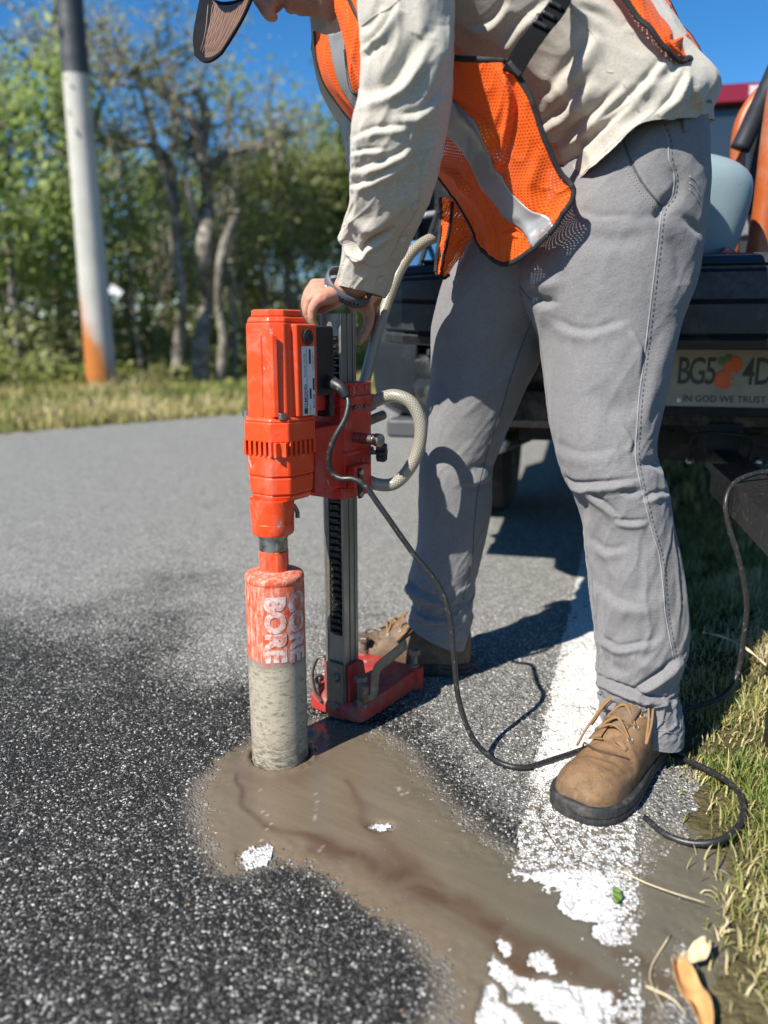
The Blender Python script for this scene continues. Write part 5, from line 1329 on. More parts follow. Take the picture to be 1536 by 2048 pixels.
trou = garment('trousers', [ring_ctrl(*s) for s in NL], 220, 430, m_trou, person, nfold, wr=[(.0020, 1.6, 16, .8, 3, .0, 1), (.0045, 2.0, 26, .5, 5, .60, .78), (.006, 2.0, 40, .25, 7, .84, .97), (.0005, 6, 60, .3, 9, 0, 1)])
FL = [(1090, 330, 1330, 300, 1.43, .15), (985, 420, 1290, 420, 1.44, .15), (915, 500, 1210, 520, 1.45, .145), (884, 570, 1130, 600, 1.46, .135), (864, 650, 1088, 660, 1.475, .120), (862, 710, 1080, 715, 1.485, .110), (860, 770, 1052, 770, 1.49, .102), (850, 830, 1026, 830, 1.495, .095), (842, 900, 998, 895, 1.50, .088), (838, 950, 984, 940, 1.50, .086), (837, 1020, 982, 1015, 1.505, .080), (834, 1090, 968, 1085, 1.51, .076), (822, 1140, 956, 1135, 1.515, .074), (814, 1170, 950, 1165, 1.518, .074), (824, 1198, 946, 1200, 1.52, .072), (818, 1225, 942, 1240, 1.522, .072), (812, 1238, 930, 1290, 1.525, .074)]
ffold = [([(812, 1154), (828, 1172), (850, 1188), (890, 1202)], 10, .010, 'f'), ([(829, 1214), (856, 1232), (900, 1236)], 8, .008, 'f'), ([(945, 1195), (925, 1212), (895, 1222)], 8, -.007, 'v'), ([(990, 935), (965, 930), (930, 950)], 10, -.007, 'v'), ([(985, 960), (950, 975), (920, 975)], 10, .006, 'f'), ([(1060, 650), (1020, 700), (985, 760)], 16, -.004, 'v'), ([(900, 690), (940, 800), (945, 880)], 26, .003, 'r')]
trou2 = garment('trouser_leg', [ring_ctrl(*s) for s in FL], 180, 330, m_trou, trou, ffold, wr=[(.0020, 1.6, 14, .8, 13, 0, 1), (.005, 2.2, 34, .3, 15, .78, .97), (.0005, 6, 60, .3, 19, 0, 1)])
for s_ in ([(1323, 248), (1335, 280), (1338, 320), (1348, 352), (1343, 395), (1324, 424), (1314, 500), (1303, 591), (1296, 650), (1287, 725), (1279, 785), (1274, 850), (1271, 912), (1279, 960), (1290, 1006), (1306, 1070), (1318, 1110), (1326, 1172), (1330, 1225), (1339, 1275), (1347, 1316)],):
    seam('side_seam', trou, s_, .0010, m_thread_l, trou)
    stitches('seam_stitches', trou, [(x + 7, y) for x, y in s_], m_thread_d, trou, .004, .004, .0008)
pk = [(1260, 252), (1248, 280), (1263, 325), (1288, 370), (1323, 412)]
seam('pocket_edge', trou, pk, .0016, m_thread_d, trou)
stitches('pocket_stitches', trou, [(x - 8, y + 3) for x, y in pk], m_thread_l, trou); stitches('pocket_stitches', trou, [(x - 15, y + 5) for x, y in pk], m_thread_l, trou)
stitches('hem_stitches', trou, [(1205, 1416), (1240, 1424), (1290, 1434), (1352, 1446)], m_thread_l, trou, .003, .003); seam('hem_edge', trou, [(1204, 1434), (1240, 1444), (1290, 1456), (1355, 1468)], .0012, m_trou, trou)
stitches('hem_stitches', trou2, [(815, 1222), (850, 1238), (900, 1258), (935, 1268)], m_thread_l, trou2, .003, .003)
seam('inseam', trou2, [(1063, 640), (1040, 700), (1020, 760), (1000, 830), (985, 870), (970, 920), (955, 985), (948, 1060), (945, 1110), (935, 1160), (925, 1200)], .0009, m_thread_d, trou2)
seam('inseam', trou, [(1010, 520), (1030, 560), (1062, 600)], .0009, m_thread_d, trou)
for k in range(3): seam('pocket_seam', trou, [(1378, 352 + k * 13), (1390, 362 + k * 14), (1398, 376 + k * 15)], .0008, m_thread_l, trou)
bl = garment('belt', [ring_ctrl(1180, 292, 1392, 230, 1.375, .168), ring_ctrl(1176, 304, 1392, 243, 1.375, .170)], 120, 8, simple('belt_leather', (.035, .022, .016), .5, bump=.4), person)
seam('belt_loop', trou, [(1366, 236), (1368, 250), (1369, 264)], .0045, m_trou, trou, .002)

# ------------------------------------------------------------------ shirt: body, two sleeves, collar
hem = np.array([P(1128, 388, 1.33), P(1160, 354, 1.235), P(1212, 307, 1.185), P(1280, 248, 1.17), P(1350, 237, 1.18), P(1404, 236, 1.24), P(1430, 240, 1.36), P(1420, 246, 1.50), P(1350, 262, 1.57), P(1280, 274, 1.60), P(1200, 332, 1.57), P(1140, 374, 1.46)])
TRS = [(1100, 335, 1404, 195, 1.375, .205), (1060, 295, 1356, 126, 1.375, .20), (1000, 235, 1292, 44, 1.38, .20), (905, 165, 1200, -40, 1.38, .205), (805, 105, 1100, -115, 1.38, .21), (725, 70, 985, -170, 1.38, .20), (672, 48, 880, -190, 1.38, .15), (655, 20, 815, -170, 1.38, .10)]
sfold = [([(1060, 260), (1120, 220), (1180, 150)], 18, 0.0072, 'f'), ([(1100, 300), (1170, 240), (1240, 170)], 16, 0.0072, 'f'), ([(1130, 330), (1190, 270), (1280, 190)], 14, 0.0065, 'f'), ([(1080, 200), (1150, 110), (1180, 60)], 22, 0.0072, 'f'), ([(1240, 60), (1200, 30), (1150, 10)], 14, 0.0043, 'f'),
         ([(1200, 240), (1270, 180), (1330, 110)], 14, 0.0072, 'f'), ([(1150, 350), (1200, 300), (1240, 270)], 10, -0.0043, 'v'), ([(1310, 225), (1345, 190), (1372, 140)], 12, 0.0072, 'f'), ([(1380, 230), (1388, 190), (1380, 150)], 9, -0.0058, 'v'), ([(1405, 230), (1400, 200), (1392, 170)], 8, 0.0043, 'r'), ([(1280, 160), (1330, 150), (1370, 100)], 12, -0.0043, 'v'), ([(1130, 345), (1150, 310), (1160, 290)], 8, -0.0058, 'v'),
         ([(1000, 90), (1040, 40), (1090, 0)], 16, 0.0058, 'f'), ([(930, 60), (980, 40), (1010, 0)], 14, 0.0058, 'f')]
shirt = garment('shirt', [hem] + [ring_ctrl(*s) for s in TRS], 240, 300, m_shirt, person, sfold, wr=[(.0045, 2.4, 5, 1.4, 23, .0, 1), (.0014, 5, 12, 1.4, 27, 0, 1)])
SL_ = [(725, -70, 912, -60, 1.20, .080), (716, 0, 908, 0, 1.175, .082), (720, 70, 905, 75, 1.165, .080), (722, 140, 904, 150, 1.162, .077), (716, 200, 900, 215, 1.165, .074), (703, 260, 890, 280, 1.17, .070), (700, 320, 878, 340, 1.18, .066), (700, 370, 862, 395, 1.20, .063), (697, 420, 842, 445, 1.225, .060), (683, 462, 818, 490, 1.26, .057), (684, 500, 798, 530, 1.285, .054), (678, 545, 782, 570, 1.31, .050), (674, 572, 772, 596, 1.325, .047)]
slf = [([(862, 80), (830, 140), (795, 185), (728, 212)], 22, -.012, 'f'), ([(884, 50), (880, 110), (850, 200)], 18, .006, 'r'), ([(702, 276), (748, 256), (815, 250)], 11, .0045, 'f'), ([(698, 340), (770, 318), (830, 285)], 12, .005, 'f'), ([(698, 372), (744, 356), (815, 318)], 10, .0045, 'f'), ([(698, 306), (735, 298), (770, 296)], 8, .003, 'f'),
       ([(720, 95), (760, 60), (790, 10)], 12, .008, 'f'), ([(724, 60), (745, 35), (760, 0)], 9, -.007, 'v'), ([(728, 120), (745, 100), (770, 85)], 8, -.006, 'v'), ([(800, 230), (840, 220), (880, 180)], 14, .005, 'f'), ([(800, 380), (830, 330), (850, 260)], 16, -.006, 'v'), ([(690, 455), (700, 486), (720, 503), (735, 486), (785, 456)], 9, .014, 'f'), ([(700, 440), (740, 455), (790, 430)], 12, .008, 'r'), ([(690, 520), (730, 525), (770, 505)], 12, .004, 'r'), ([(682, 480), (690, 500), (686, 530)], 7, -.008, 'v'), ([(760, 470), (790, 440), (820, 420)], 9, -.004, 'v')]
slv = garment('sleeve', [ring_ctrl(*s) for s in SL_], 180, 330, m_shirt, shirt, slf, wr=[(.004, 1.6, 6, 1.3, 33, 0, 1), (.0014, 2.0, 14, .9, 35, .42, .82), (.0003, 6, 34, .6, 37, 0, 1)])
cu_ = [ring_ctrl(671, 545, 790, 572, 1.31, .0555), ring_ctrl(668, 572, 778, 597, 1.325, .053), ring_ctrl(672, 578, 770, 601, 1.327, .049), ring_ctrl(676, 570, 772, 593, 1.325, .045)]
FS = [(690, -60, 850, -60, 1.57, .08), (664, 60, 845, 60, 1.58, .078), (656, 150, 835, 150, 1.58, .075), (678, 240, 825, 240, 1.575, .07), (694, 320, 815, 320, 1.56, .066), (703, 400, 806, 410, 1.535, .060), (705, 480, 798, 490, 1.495, .054), (712, 560, 775, 575, 1.45, .046)]
slv2 = garment('sleeve', [ring_ctrl(*s) for s in FS], 110, 160, m_shirt, shirt, (), wr=[(.006, 2.2, 12, .8, 43, 0, 1), (.002, 6, 40, .5, 47, 0, 1)])
seam('placket_seam', slv, [(858, 300), (842, 340), (838, 400), (822, 440), (800, 475), (778, 520)], .0007, m_thread_s, slv); seam('placket_edge', slv, [(868, 296), (850, 302), (846, 310)], .0007, m_thread_s, slv)
stitches('cuff_stitches', slv, [(680, 560), (700, 572), (730, 584), (770, 588)], m_thread_s, slv); seam('cuff_seam', slv, [(683, 505), (715, 520), (750, 535), (790, 520)], .0008, m_thread_s, slv)
seam('cuff_hem', slv, [(674, 574), (690, 588), (715, 597), (745, 598), (770, 594)], .0016, m_shirt, slv, -.0004)
seam('armhole_seam', slv, [(724, 52), (745, 34), (775, 18), (800, -2)], .0010, m_thread_s, slv)
m_btn = simple('button', (.42, .395, .34), .35)
for x, y in ((830, 411), (805, 477), (760, 559)):
    q = surface_line(slv, [(x - 1, y), (x, y), (x + 1, y)], .0003, n=5)
    if q:
        o_, no = q[len(q) // 2]
        MB().lathe([(.0062, 0), (.0066, .001), (.0062, .002), (.005, .0018), (.0045, .0013), (.0008, .0012)], 20, o_, rot_to(no)).build('button', m_btn, slv, 40)
for s_ in ([(1138, 10), (1180, 60), (1200, 95), (1213, 140), (1226, 145)], [(1245, 165), (1262, 190), (1278, 225)]): seam('side_seam', shirt, s_, .0007, m_thread_s, shirt)
seam('shirt_hem', shirt, [(1150, 366), (1190, 322), (1240, 276), (1285, 246), (1330, 238), (1380, 237), (1424, 239)], .0017, m_shirt, shirt, -.0003)
# collar and open shirt front seen left of the near arm
def patch(name, grid, nu, nv, mat, parent, solid=.0012, wr=(), folds=()):
    return garment(name, [[P(*q) for q in row] for row in grid], nu, nv, mat, parent, folds, wr, open_u=True, solid=solid)
patch('collar', [[(622, 18, 1.392), (650, 8, 1.336), (690, -10, 1.295)], [(624, 50, 1.411), (660, 50, 1.351), (700, 40, 1.305)], [(630, 88, 1.429), (668, 98, 1.380), (712, 95, 1.333)]], 30, 30, m_shirt, shirt, .002, wr=[(.004, 3, 2, .5, 51, 0, 1)])
patch('shirt_front', [[(624, 45, 1.418), (660, 45, 1.378), (700, 30, 1.339), (740, 10, 1.297)], [(626, 120, 1.473), (665, 115, 1.430), (705, 110, 1.387), (745, 100, 1.351)], [(640, 180, 1.529), (685, 180, 1.489), (715, 175, 1.446), (750, 165, 1.410)], [(668, 235, 1.582), (700, 240, 1.545), (730, 235, 1.502), (760, 230, 1.469)], [(715, 290, 1.635), (740, 290, 1.595), (765, 285, 1.552), (790, 280, 1.509)]], 40, 60, m_shirt, shirt, .002, wr=[(.006, 3, 3, .8, 53, 0, 1)])

# ------------------------------------------------------------------ safety vest
mv = Mat('vest_mesh')
uv = N(mv.t, 'ShaderNodeUVMap').outputs[0]
ux, uy, _ = mv.xyz(uv)
pit = 1 / .0052
ay = mv.math('MULTIPLY', uy, pit * 1.1547); row = mv.math('FLOOR', ay)
ax = mv.math('ADD', mv.math('MULTIPLY', ux, pit), mv.math('MULTIPLY', mv.math('MODULO', row, 2.0), .5))
fx = mv.math('SUBTRACT', mv.math('FRACT', ax), .5); fy = mv.math('SUBTRACT', mv.math('FRACT', ay), .5)
rr = mv.math('SQRT', mv.math('ADD', mv.math('MULTIPLY', fx, fx), mv.math('MULTIPLY', mv.math('MULTIPLY', fy, fy), .75)))
hole = mv.math('LESS_THAN', rr, .165)
oc = mv.mix(mv.noise(12, 4), (.88, .105, .006), (.93, .135, .010))
mv.set(col=oc, rough=.7, spec=.2, sheen=.1, normal=mv.bump(mv.math('ADD', mv.maprange(rr, .2, .5), mv.math('MULTIPLY', mv.noise(40, 3), 2.0)), .4, .0008))
tr = N(mv.t, 'ShaderNodeBsdfTranslucent', {'Color': oc}); mx = N(mv.t, 'ShaderNodeMixShader', {0: .22, 1: mv.b.outputs[0], 2: tr.outputs[0]})
tp = N(mv.t, 'ShaderNodeBsdfTransparent'); mx2 = N(mv.t, 'ShaderNodeMixShader', {0: hole, 1: mx.outputs[0], 2: tp.outputs[0]})
mv.t.links.new(mx2.outputs[0], mv.out.inputs['Surface']); mv = mv.m
m_refl = simple('reflective_tape', (.30, .295, .30), .38, .35, .1, 30, bump=.2, bscale=900)
vf = [([(1010, 130), (1030, 200), (1020, 280), (1000, 360)], 10, .010, 'f'), ([(905, 200), (960, 240), (1000, 300), (1010, 340)], 14, .006, 'f'), ([(880, 330), (920, 350), (960, 400)], 10, .007, 'f'), ([(960, 380), (985, 440), (1000, 510)], 10, .008, 'f'), ([(1080, 300), (1060, 380), (1070, 440)], 12, .005, 'r'), ([(1005, 470), (1025, 462), (1040, 470)], 6, .006, 'f')]
vest = patch('vest', [[(850, 112, 1.285), (905, 116, 1.200), (960, 119, 1.165), (1018, 124, 1.158)],
                      [(856, 190, 1.290), (915, 190, 1.215), (985, 190, 1.170), (1058, 190, 1.150)],
                      [(858, 270, 1.308), (925, 275, 1.239), (1000, 275, 1.189), (1086, 275, 1.156)],
                      [(868, 345, 1.327), (935, 365, 1.263), (1015, 365, 1.208), (1118, 345, 1.165)],
                      [(908, 398, 1.328), (965, 425, 1.268), (1040, 425, 1.213), (1145, 378, 1.163)],
                      [(938, 450, 1.313), (985, 470, 1.263), (1050, 460, 1.213), (1134, 418, 1.168)],
                      [(962, 500, 1.293), (1005, 528, 1.253), (1048, 510, 1.213), (1095, 468, 1.178)]], 150, 220, mv, person, .0, wr=[(.006, 2.2, 2.6, .5, 61, 0, 1), (.002, 6, 7, .3, 63, 0, 1)], folds=vf)
def bind(line, o, rad=.0042, name='binding', mat=None, parent=None):
    q = surface_line(o, line, .0008)
    if len(q) > 2: return MB().tube([a for a, _ in q], rad, 8, flat=.45, up=q[0][1]).build(name, mat or m_pipe, parent or vest, True)
def edge_binding(o, nu, nv, which, rad=.0040, parent=None):
    vs = np.array([v.co for v in o.data.vertices]).reshape(nv, nu, 3)
    p = dict(l=vs[:, 0], r=vs[:, -1], t=vs[0], b=vs[-1])[which][::2]
    n_ = np.array([v.normal for v in o.data.vertices]).reshape(nv, nu, 3); nn = dict(l=n_[:, 0], r=n_[:, -1], t=n_[0], b=n_[-1])[which][0]
    return MB().tube(p, rad, 8, flat=.5, up=nn).build('binding', m_pipe, parent or vest, True)
for e in 'lrtb': edge_binding(vest, 150, 220, e)
def tape(o, nu, nv, path, w, parent, name='reflective_tape'):
    """strip laid on a vest panel along a (u,v) path"""
    vs = np.array([v.co for v in o.data.vertices]).reshape(nv, nu, 3); n_ = np.array([v.normal for v in o.data.vertices]).reshape(nv, nu, 3)
    L = crom(np.array(path, float), 70); d = np.gradient(L, axis=0); d /= np.linalg.norm(d, axis=1)[:, None]; pr = np.stack([-d[:, 1], d[:, 0]], 1)
    def samp(A, u, v):
        x = np.clip(u, 0, 1) * (nu - 1); y = np.clip(v, 0, 1) * (nv - 1); i = np.minimum(x.astype(int), nu - 2); j = np.minimum(y.astype(int), nv - 2); a = (x - i)[:, None]; b = (y - j)[:, None]
        return A[j, i] * (1 - a) * (1 - b) + A[j, i + 1] * a * (1 - b) + A[j + 1, i] * (1 - a) * b + A[j + 1, i + 1] * a * b
    rs = []
    for t in np.linspace(-1, 1, 13):
        q = L + pr * t * w; P_ = samp(vs, q[:, 0], q[:, 1]); Nn = samp(n_, q[:, 0], q[:, 1])
        vw = P_ - np.array([0, 0, CAM_H]); sg = np.sign(-(Nn * vw).sum(1))[:, None]
        rs.append(P_ + Nn * sg * .0011)
    ob_ = MB().rings(rs, caps=False, closed=False).build(name, m_refl, parent, True)
    s = ob_.modifiers.new('thick', 'SOLIDIFY'); s.thickness = .0006; return ob_
tape(vest, 150, 220, [(-.02, .24), (.18, .25), (.33, .30), (.45, .36), (.52, .46), (.60, .60), (.70, .76), (.84, .93), (.95, 1.02)], .085, vest)
# far front flap hanging lower, seen past the sleeve
fl = patch('far_front_panel', [[(880, 395, 1.36), (905, 400, 1.35), (950, 440, 1.36)], [(882, 450, 1.355), (905, 450, 1.345), (948, 465, 1.37)], [(874, 510, 1.35), (895, 505, 1.35), (925, 505, 1.38)], [(871, 545, 1.35), (884, 556, 1.352), (900, 550, 1.38)]], 50, 70, mv, vest, .0, wr=[(.006, 2, 2, .5, 71, 0, 1)])
for e in 'lb': edge_binding(fl, 50, 70, e, .0034)
bind([(905, 400), (900, 450), (888, 510), (882, 552)], fl, .0028)
# chest panels left of the near arm
c1 = patch('chest_panel', [[(628, 62, 1.345), (655, 70, 1.315), (690, 60, 1.275), (706, 50, 1.26)], [(631, 120, 1.35), (662, 125, 1.315), (694, 118, 1.28), (708, 112, 1.265)], [(650, 172, 1.36), (678, 178, 1.325), (704, 168, 1.29), (716, 160, 1.275)], [(680, 218, 1.365), (704, 214, 1.33), (722, 202, 1.30), (735, 195, 1.285)], [(722, 268, 1.37), (738, 258, 1.34), (752, 250, 1.31), (765, 245, 1.30)]], 60, 90, mv, vest, .0, wr=[(.004, 2, 2, .5, 73, 0, 1)])
for e in 'lr': edge_binding(c1, 60, 90, e, .003)
tape(c1, 60, 90, [(.50, -.05), (.50, .3), (.52, .7), (.55, 1.05)], .13, vest)
bind([(690, 100), (696, 150), (704, 182), (722, 190)], c1, .0028)
c2_ = patch('shoulder_panel', [[(664, -30, 1.265), (700, -40, 1.235), (735, -50, 1.215)], [(672, 20, 1.262), (704, 20, 1.23), (738, 15, 1.205)], [(684, 75, 1.258), (712, 75, 1.228), (742, 70, 1.20)], [(702, 130, 1.256), (724, 130, 1.23), (748, 125, 1.205)], [(722, 190, 1.258), (738, 190, 1.235), (756, 185, 1.215)]], 40, 80, mv, vest, .0, wr=[(.004, 2, 2, .5, 75, 0, 1)])
bind([(695, -10), (708, 20), (722, 45)], c2_, .003)
# back panel ending in a folded corner over the back
bp_ = patch('back_panel', [[(1190, -90, 1.165), (1240, -110, 1.20), (1296, -110, 1.36)], [(1228, -45, 1.162), (1270, -55, 1.195), (1318, -40, 1.36)], [(1256, 0, 1.160), (1296, -8, 1.195), (1336, 2, 1.36)], [(1292, 52, 1.160), (1322, 36, 1.19), (1356, 40, 1.36)], [(1330, 100, 1.165), (1352, 80, 1.19), (1388, 76, 1.35)], [(1362, 121, 1.18), (1382, 114, 1.20), (1401, 106, 1.32)]], 60, 120, mv, vest, .0, wr=[(.005, 2.4, 3, .8, 77, 0, 1)], folds=[([(1340, 80), (1365, 70), (1385, 90)], 9, .008, 'f')])
for e in 'lb': edge_binding(bp_, 60, 120, e, .0055)
edge_binding(bp_, 60, 120, 'r', .003)
# side strap with slider
st_ = patch('side_strap', [[(1004, 140, 1.150), (1042, 152, 1.148)], [(1030, 92, 1.150), (1068, 108, 1.148)], [(1062, 50, 1.152), (1098, 66, 1.150)], [(1095, 8, 1.155), (1128, 28, 1.153)], [(1125, -40, 1.16), (1155, -20, 1.16)]], 20, 60, m_strap, vest, .003)
sl1 = surface_line(st_, [(1075, 32), (1090, 42), (1110, 55)], .003)
for dx, dy in ((0, 0), (14, -20), (28, -40)):
    q = surface_line(st_, [(1066 + dx, 46 + dy), (1080 + dx, 52 + dy), (1094 + dx, 60 + dy)], .004)
    if len(q) > 2: MB().tube([a for a, _ in q], .0034, 8).build('strap_slider', m_blk, vest, True)
q = surface_line(st_, [(1070, 48), (1078, 30), (1096, 4)], .004); 
if len(q) > 2: MB().tube([a for a, _ in q], .003, 8).build('strap_slider', m_blk, vest, True)
bind([(1018, 124), (1030, 140), (1042, 152)], st_, .004)

# ------------------------------------------------------------------ boots
def leather(name, col):
    m = Mat(name); n1 = m.noise(14, 6, .65); n2 = m.noise(60, 6, .7)
    c = m.mix(n1, [x * .6 for x in col], [x * 1.25 for x in col]); c = m.mix(m.maprange(n2, .48, .66, 0, .65), c, [x * .42 for x in col])
    sp_ = m.ramp(m.noise(130, 5, .7), [(.60, 0.0), (.66, 1.0)]); c = m.mix(m.math('MULTIPLY', sp_, .75), c, (.05, .035, .025))
    zz_ = m.xyz()[2]; mud_ = m.math('MULTIPLY', m.maprange(zz_, .085, .03), m.ramp(m.noise(26, 7, .7), [(.40, 0.0), (.62, 1.0)])); c = m.mix(m.math('MULTIPLY', mud_, .8), c, (.085, .062, .042))
    scf_ = m.ramp(m.noise(1, 6, .75, m.co('Object', (45, 130, 60))), [(.56, 0.0), (.70, 1.0)]); c = m.mix(m.math('MULTIPLY', scf_, .45), c, [min(1, x * 1.7) for x in col])
    m.set(col=c, rough=m.maprange(n2, .3, .7, .55, .8), spec=.3, normal=m.bump(m.math('ADD', m.math('MULTIPLY', n1, 2.0), m.noise(260, 4)), .4, .0012)); return m.m
m_lea = leather('boot_leather', (.215, .125, .062)); m_lead = leather('boot_leather_muddy', (.16, .105, .065))
m_sole = simple('boot_sole', (.018, .018, .019), .7, 0, .3, 40, bump=.6, bscale=120, bdist=.002, dirt=(.09, .08, .065), dirt_amt=.3, dscale=40)
m_lace = simple('lace', (.22, .125, .052), .85, 0, .2, 120, bump=.6, bscale=900)
m_bthr = simple('boot_thread', (.075, .042, .022), .9)
m_eye = simple('eyelet', (.42, .36, .27), .35, .8, .2)
def boot(H, d, parent, mat, flip=1):
    H = Vector((H[0], H[1], 0)); d = Vector((d[0], d[1], 0)).normalized(); s = Vector((-d.y, d.x, 0)) * flip
    def W(x, y, z): return tuple(H + d * x + s * y + Vector((0, 0, z)))
    sec = [(0.000, .018, .024, .085), (.008, .030, 0.0210, .115), (.035, .0375, 0.0200, .135), (.075, .0385, 0.0200, .140), (.105, .0385, 0.0200, .128), (.135, .0405, 0.0200, .112), (.165, .0435, 0.0200, .097), (.195, .0475, 0.0200, .086), (.225, .0505, 0.0210, .078), (.252, .0505, 0.0220, .074), (.274, .0465, 0.0240, .068), (.290, .0375, 0.0260, .058), (.299, .024, 0.0280, .048)]
    ctrl = []
    for x, w, z0, z1 in sec:
        off = .006 * math.sin(x * 10); zc = z0; hgt = z1 - z0
        ctrl.append([W(x, off + w * math.cos(a), zc + hgt * max(0, math.sin(a)) ** .75 - (.006 if math.sin(a) < 0 else 0)) for a in np.arange(16) * 2 * math.pi / 16])
    c = np.array(ctrl); g = crom(c, 60); g = np.swapaxes(crom(np.swapaxes(g, 0, 1), 64, True), 0, 1)
    # creases across the vamp
    xs = np.linspace(0, 1, 60)
    for k, (x0, amp) in enumerate(((.585, .006), (.635, .0055), (.68, .004), (.72, .0025))):
        g[:, :, 2] -= amp * np.exp(-((xs[:, None] - x0 - .02 * np.sin(np.arange(64) * .3 + k)[None]) / .012) ** 2) * (g[:, :, 2] > .055)
    v = g.reshape(-1, 3); v = v + .0012 * fbm(v * 40, 2)[:, None]
    i = np.arange(60 * 64).reshape(60, 64); f = np.stack([i[:-1], np.roll(i[:-1], -1, 1), np.roll(i[1:], -1, 1), i[1:]], -1).reshape(-1, 4).tolist() + [i[0].tolist(), i[-1].tolist()]
    bt = mesh('boot', v, f, mat, parent, True, recalc=True)
    # ankle shaft
    sh = [[W(.058 + r1 * math.cos(a) + lx, .0 + r2 * math.sin(a), z) for a in np.arange(28) * 2 * math.pi / 28] for z, r1, r2, lx in ((.08, .062, .038, .012), (.115, .056, .037, .004), (.14, .050, .036, -.002), (.165, .048, .036, -.004))]
    MB().rings(sh, caps=False).build('shaft', mat, bt, True)
    # tongue
    MB().tube([W(.165, .002, .092), W(.145, .002, .108), W(.122, .002, .122), W(.105, 0, .150)], [.016, .019, .021, .022], 14, 5, flat=.42, up=(d.x * .5, d.y * .5, .8)).build('tongue', m_lead, bt, True)
    # welted sole with heel, toe bumper curling up
    out = [(-.006, .0), (-.004, .022), (.012, .036), (.05, .042), (.10, .041), (.15, .047), (.20, .056), (.245, .0585), (.275, .054), (.297, .040), (.307, .02), (.309, 0)]
    o2 = crom(np.array(out + [(x, -y) for x, y in out[::-1][1:-1]], float), 120, True)
    def rg(k, z, tl=0): return [W(.15 + (x - .15) * k, .004 * 0 + y * k + .006 * math.sin(x * 10), z + tl * sstep(.24, .305, np.array(x))) for x, y in o2]
    MB().rings([rg(.95, .002), rg(.985, .004), rg(1.0, .009), rg(.995, .0135), rg(.972, .0145), rg(.995, .016), rg(1.0, .023, .003), rg(.98, .027, .004), rg(.90, .029, .004)]).build('sole', m_sole, bt, 40)
    # lacing
    ey = [(.176, .0265), (.150, .0245), (.126, .0235), (.104, .0235)]
    def top(x, y):
        zz = np.interp(x, [q[0] for q in sec], [q[3] for q in sec]); w = np.interp(x, [q[0] for q in sec], [q[1] for q in sec]); z0 = .027
        return z0 + (zz - z0) * max(0.0, 1 - (y / w) ** 2) ** .40 + .003
    for x, y in ey:
        for k in (-1, 1):
            c_ = Vector(W(x, k * y, top(x, y) + .0005)); nrm = Vector((s.x * k * .75 + d.x * .3, s.y * k * .75 + d.y * .3, .9)).normalized()
            MB().lathe([(.0028, 0), (.0052, .0006), (.0056, .0016), (.0042, .0024), (.0028, .0014)], 16, c_, nrm.to_track_quat('Z', 'Y').to_matrix()).build('eyelet', m_eye, bt, 40)
    for (x0, y0), (x1, y1) in zip(ey[:-1], ey[1:]):
        for k in (-1, 1):
            MB().tube([W(x0, k * y0, top(x0, y0) + .002), W((x0 + x1) / 2 + .003, 0.002 * k, top((x0 + x1) / 2, 0) + .010), W(x1, -k * y1, top(x1, y1) + .002)], .0021, 8, 6).build('lace', m_lace, bt, True)
    MB().tube([W(.176, -.0265, top(.176, .0265) + .002), W(.179, 0, top(.176, 0) + .008), W(.176, .0265, top(.176, .0265) + .002)], .0021, 8, 6).build('lace', m_lace, bt, True)
    # eyelet facings, raised and stitched
    for k in (-1, 1):
        rows_ = [[W(x, k * y, top(x, y) - .0016) for y in np.linspace(.012, .034 - .004 * abs(x - .14) / .05, 7)] for x in np.linspace(.196, .096, 14)]
        fo = MB().rings(rows_, caps=False, closed=False).build('facing', mat, bt, True); sm_ = fo.modifiers.new('thick', 'SOLIDIFY'); sm_.thickness = .0022; sm_.offset = 0
        MB().tube([r_[-1] for r_ in rows_], .0012, 6, 2).build('seam', m_bthr, bt, True)
    for x_ in (.226, .2235):
        MB().tube([W(x_ - .9 * y_ * y_ * 20, y_, top(x_ - .9 * y_ * y_ * 20, y_) - .0026) for y_ in np.linspace(-.046, .046, 15)], .0008, 6, 2).build('vamp_stitching', m_bthr, bt, True)
    # bow loops hanging over both flanks
    for k in (-1, 1):
        MB().tube([W(.105, .002 * k, .145), W(.112, .022 * k, .139), W(.130, .036 * k, .112), W(.150, .043 * k, .088), W(.158, .046 * k, .080), W(.152, .046 * k, .086), W(.128, .041 * k, .108), W(.104, .028 * k, .135), W(.10, .004 * k, .146)], .0021, 8, 6).build('lace_loop', m_lace, bt, True)
    MB().tube([W(.105, -.004, .144), W(.135, -.03, .118), W(.17, -.046, .082), W(.185, -.056, .05)], .0018, 8, 6).build('lace_end', m_lace, bt, True)
    # stitched overlays
    for k in (-1, 1):
        MB().tube([W(.198, k * .008, top(.198, .008) - .002), W(.196, k * .026, top(.196, .026) - .0022), W(.180, k * .038, top(.18, .038) - .002), W(.15, k * .040, top(.15, .039)), W(.11, k * .0395, .075), W(.07, k * .0395, .072)], .0011, 6, 6).build('seam', m_thread_d if mat is m_lead else m_lace, bt, True)
    return bt
boot((.478, 1.235), (-.66, -.75), person, m_lea, 1)
boot((.185, 1.535), (-1, .06), person, m_lead, 1)

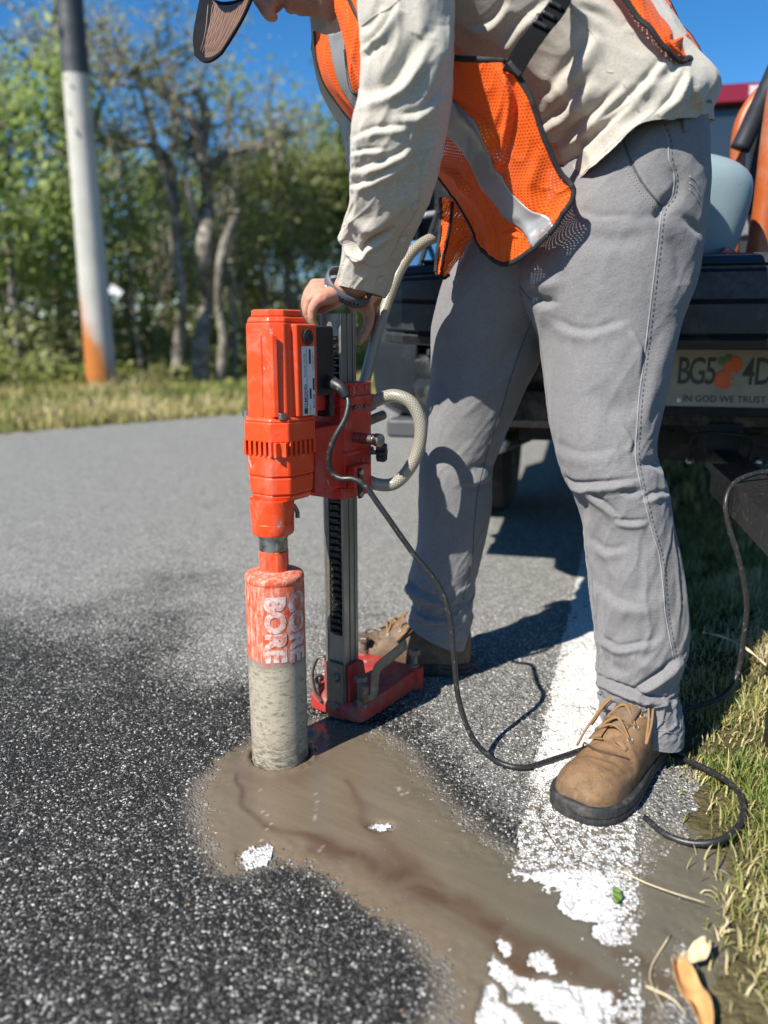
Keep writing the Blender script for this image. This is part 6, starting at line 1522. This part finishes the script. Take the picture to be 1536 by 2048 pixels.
# ------------------------------------------------------------------ cap and watch
mu = Mat('brim_lining')
uvb = N(mu.t, 'ShaderNodeUVMap').outputs[0]
rib = N(mu.t, 'ShaderNodeTexWave', {'Vector': uvb, 'Scale': 42.0, 'Distortion': 2.0, 'Detail': 2}).outputs[1]
gl = mu.ramp(mu.vor(420, out='Distance'), [(.06, 1.0), (.10, 0.0)])
mu.set(col=mu.mix(rib, (.07, .036, .023), (.20, .11, .072)), rough=.5, spec=.5, normal=mu.bump(rib, .6, .0015))
mu = mu.m
cap = garment('cap', [[hp(u, y, f) for y, f in ((r * .085 * math.cos(a), -.01 + r * .100 * math.sin(a)) for a in np.arange(12) * 2 * math.pi / 12)] for u, r in ((.045, 1.0), (.07, 1.02), (.10, .93), (.125, .72), (.14, .35), (.143, .08))], 60, 40, m_cap, person, (), wr=[(.002, 3, 4, 0, 81, 0, 1)])
def brim(inset, dy, mat, name, parent, solid):
    rows = [[(508, -12, 1.295), (470, 2, 1.335), (436, 2, 1.375), (406, -22, 1.42)], [(493, 24, 1.305), (455, 42, 1.345), (420, 42, 1.385), (396, 24, 1.425)], [(470, 66, 1.318), (440, 84, 1.352), (411, 84, 1.385), (388, 74, 1.42)], [(443, 108, 1.338), (424, 122, 1.358), (406, 125, 1.38), (391, 112, 1.405)]]
    if inset:
        c = np.array([440, 50, 1.36]); rows = [[tuple(np.array(q) + (c - np.array(q)) * np.array([inset, inset, inset]) + np.array([0, 0, dy])) for q in r] for r in rows]
    return patch(name, rows, 50, 50, mat, parent, solid)
br_ = brim(0, 0, m_cap, 'brim', cap, .004)
brim(.14, -.0048, mu, 'brim_lining', br_, .0)
for k, t in enumerate(np.linspace(.12, .88, 9)):
    a0 = np.array([500, 10]) * (1 - t) + np.array([405, 10]) * t; a1 = np.array([445, 100]) * (1 - t) + np.array([394, 108]) * t
    seam('brim_stitch', bpy.data.objects['brim_lining'], [tuple(a0), tuple((a0 + a1) / 2 + np.array([3, 4])), tuple(a1)], .0007, simple('lining_thread', (.22, .13, .09), .5) if k == 0 else bpy.data.materials['lining_thread'], br_, .0002)
# sunglasses-dark sweatband under the cap front
garment('sweatband', [[hp(u, y, f) for y, f in ((.088 * math.cos(a), -.01 + .102 * math.sin(a)) for a in np.arange(12) * 2 * math.pi / 12)] for u in (.040, .062)], 60, 6, m_cap, cap)
m_band = simple('watch_band', (.075, .085, .105), .55, 0, .1, 60, bump=.2, bscale=600)
ax_ = (P(700, 580, 1.333) - P(770, 420, 1.23)); ax_ /= np.linalg.norm(ax_)
wc = P(697, 574, 1.326); e1 = np.array([1.0, 0, 0]) - ax_ * ax_[0]; e1 /= np.linalg.norm(e1); e2 = np.cross(ax_, e1)
tilt = ax_ + .25 * e1; 
def wring(h, r): return [wc + ax_ * (h + .006 * math.cos(a) * 1) + e1 * (.0385 + r) * math.cos(a) + e2 * (.0325 + r) * math.sin(a) for a in np.arange(64) * 2 * math.pi / 64]
watch = MB().rings([wring(-.009, 0), wring(-.0085, .0028), wring(0, .0034), wring(.0085, .0028), wring(.009, 0), wring(-.009, 0)], caps=False).build('watch', m_band, person, True)
wm = MB()
for k in range(8):
    a = math.atan2(*(np.array([np.dot(np.array([0, -1.0, 0]), e2), np.dot(np.array([0, -1.0, 0]), e1)]))) + (k - 4.5) * .17
    c_ = wc + ax_ * (.006 * math.cos(a)) + e1 * .042 * math.cos(a) + e2 * .036 * math.sin(a); nr = Vector(e1 * math.cos(a) + e2 * math.sin(a))
    MB().lathe([(.0022, -.001), (.0020, .0003), (.0005, .0003)], 10, c_, rot_to(nr)).build('strap_hole', m_under, watch, True)
a = math.atan2(*(np.array([np.dot(np.array([0, -1.0, 0]), e2), np.dot(np.array([0, -1.0, 0]), e1)]))) + .72
MB().ball(wc + e1 * .043 * math.cos(a) + e2 * .037 * math.sin(a), (.004, .003, .006), 10, 6).build('strap_stud', m_steel, watch, True)
a = a + 2.6
MB().ball(wc + e1 * .041 * math.cos(a) + e2 * .035 * math.sin(a), (.012, .012, .012), 14, 10).build('watch_case', m_blk, watch, True)
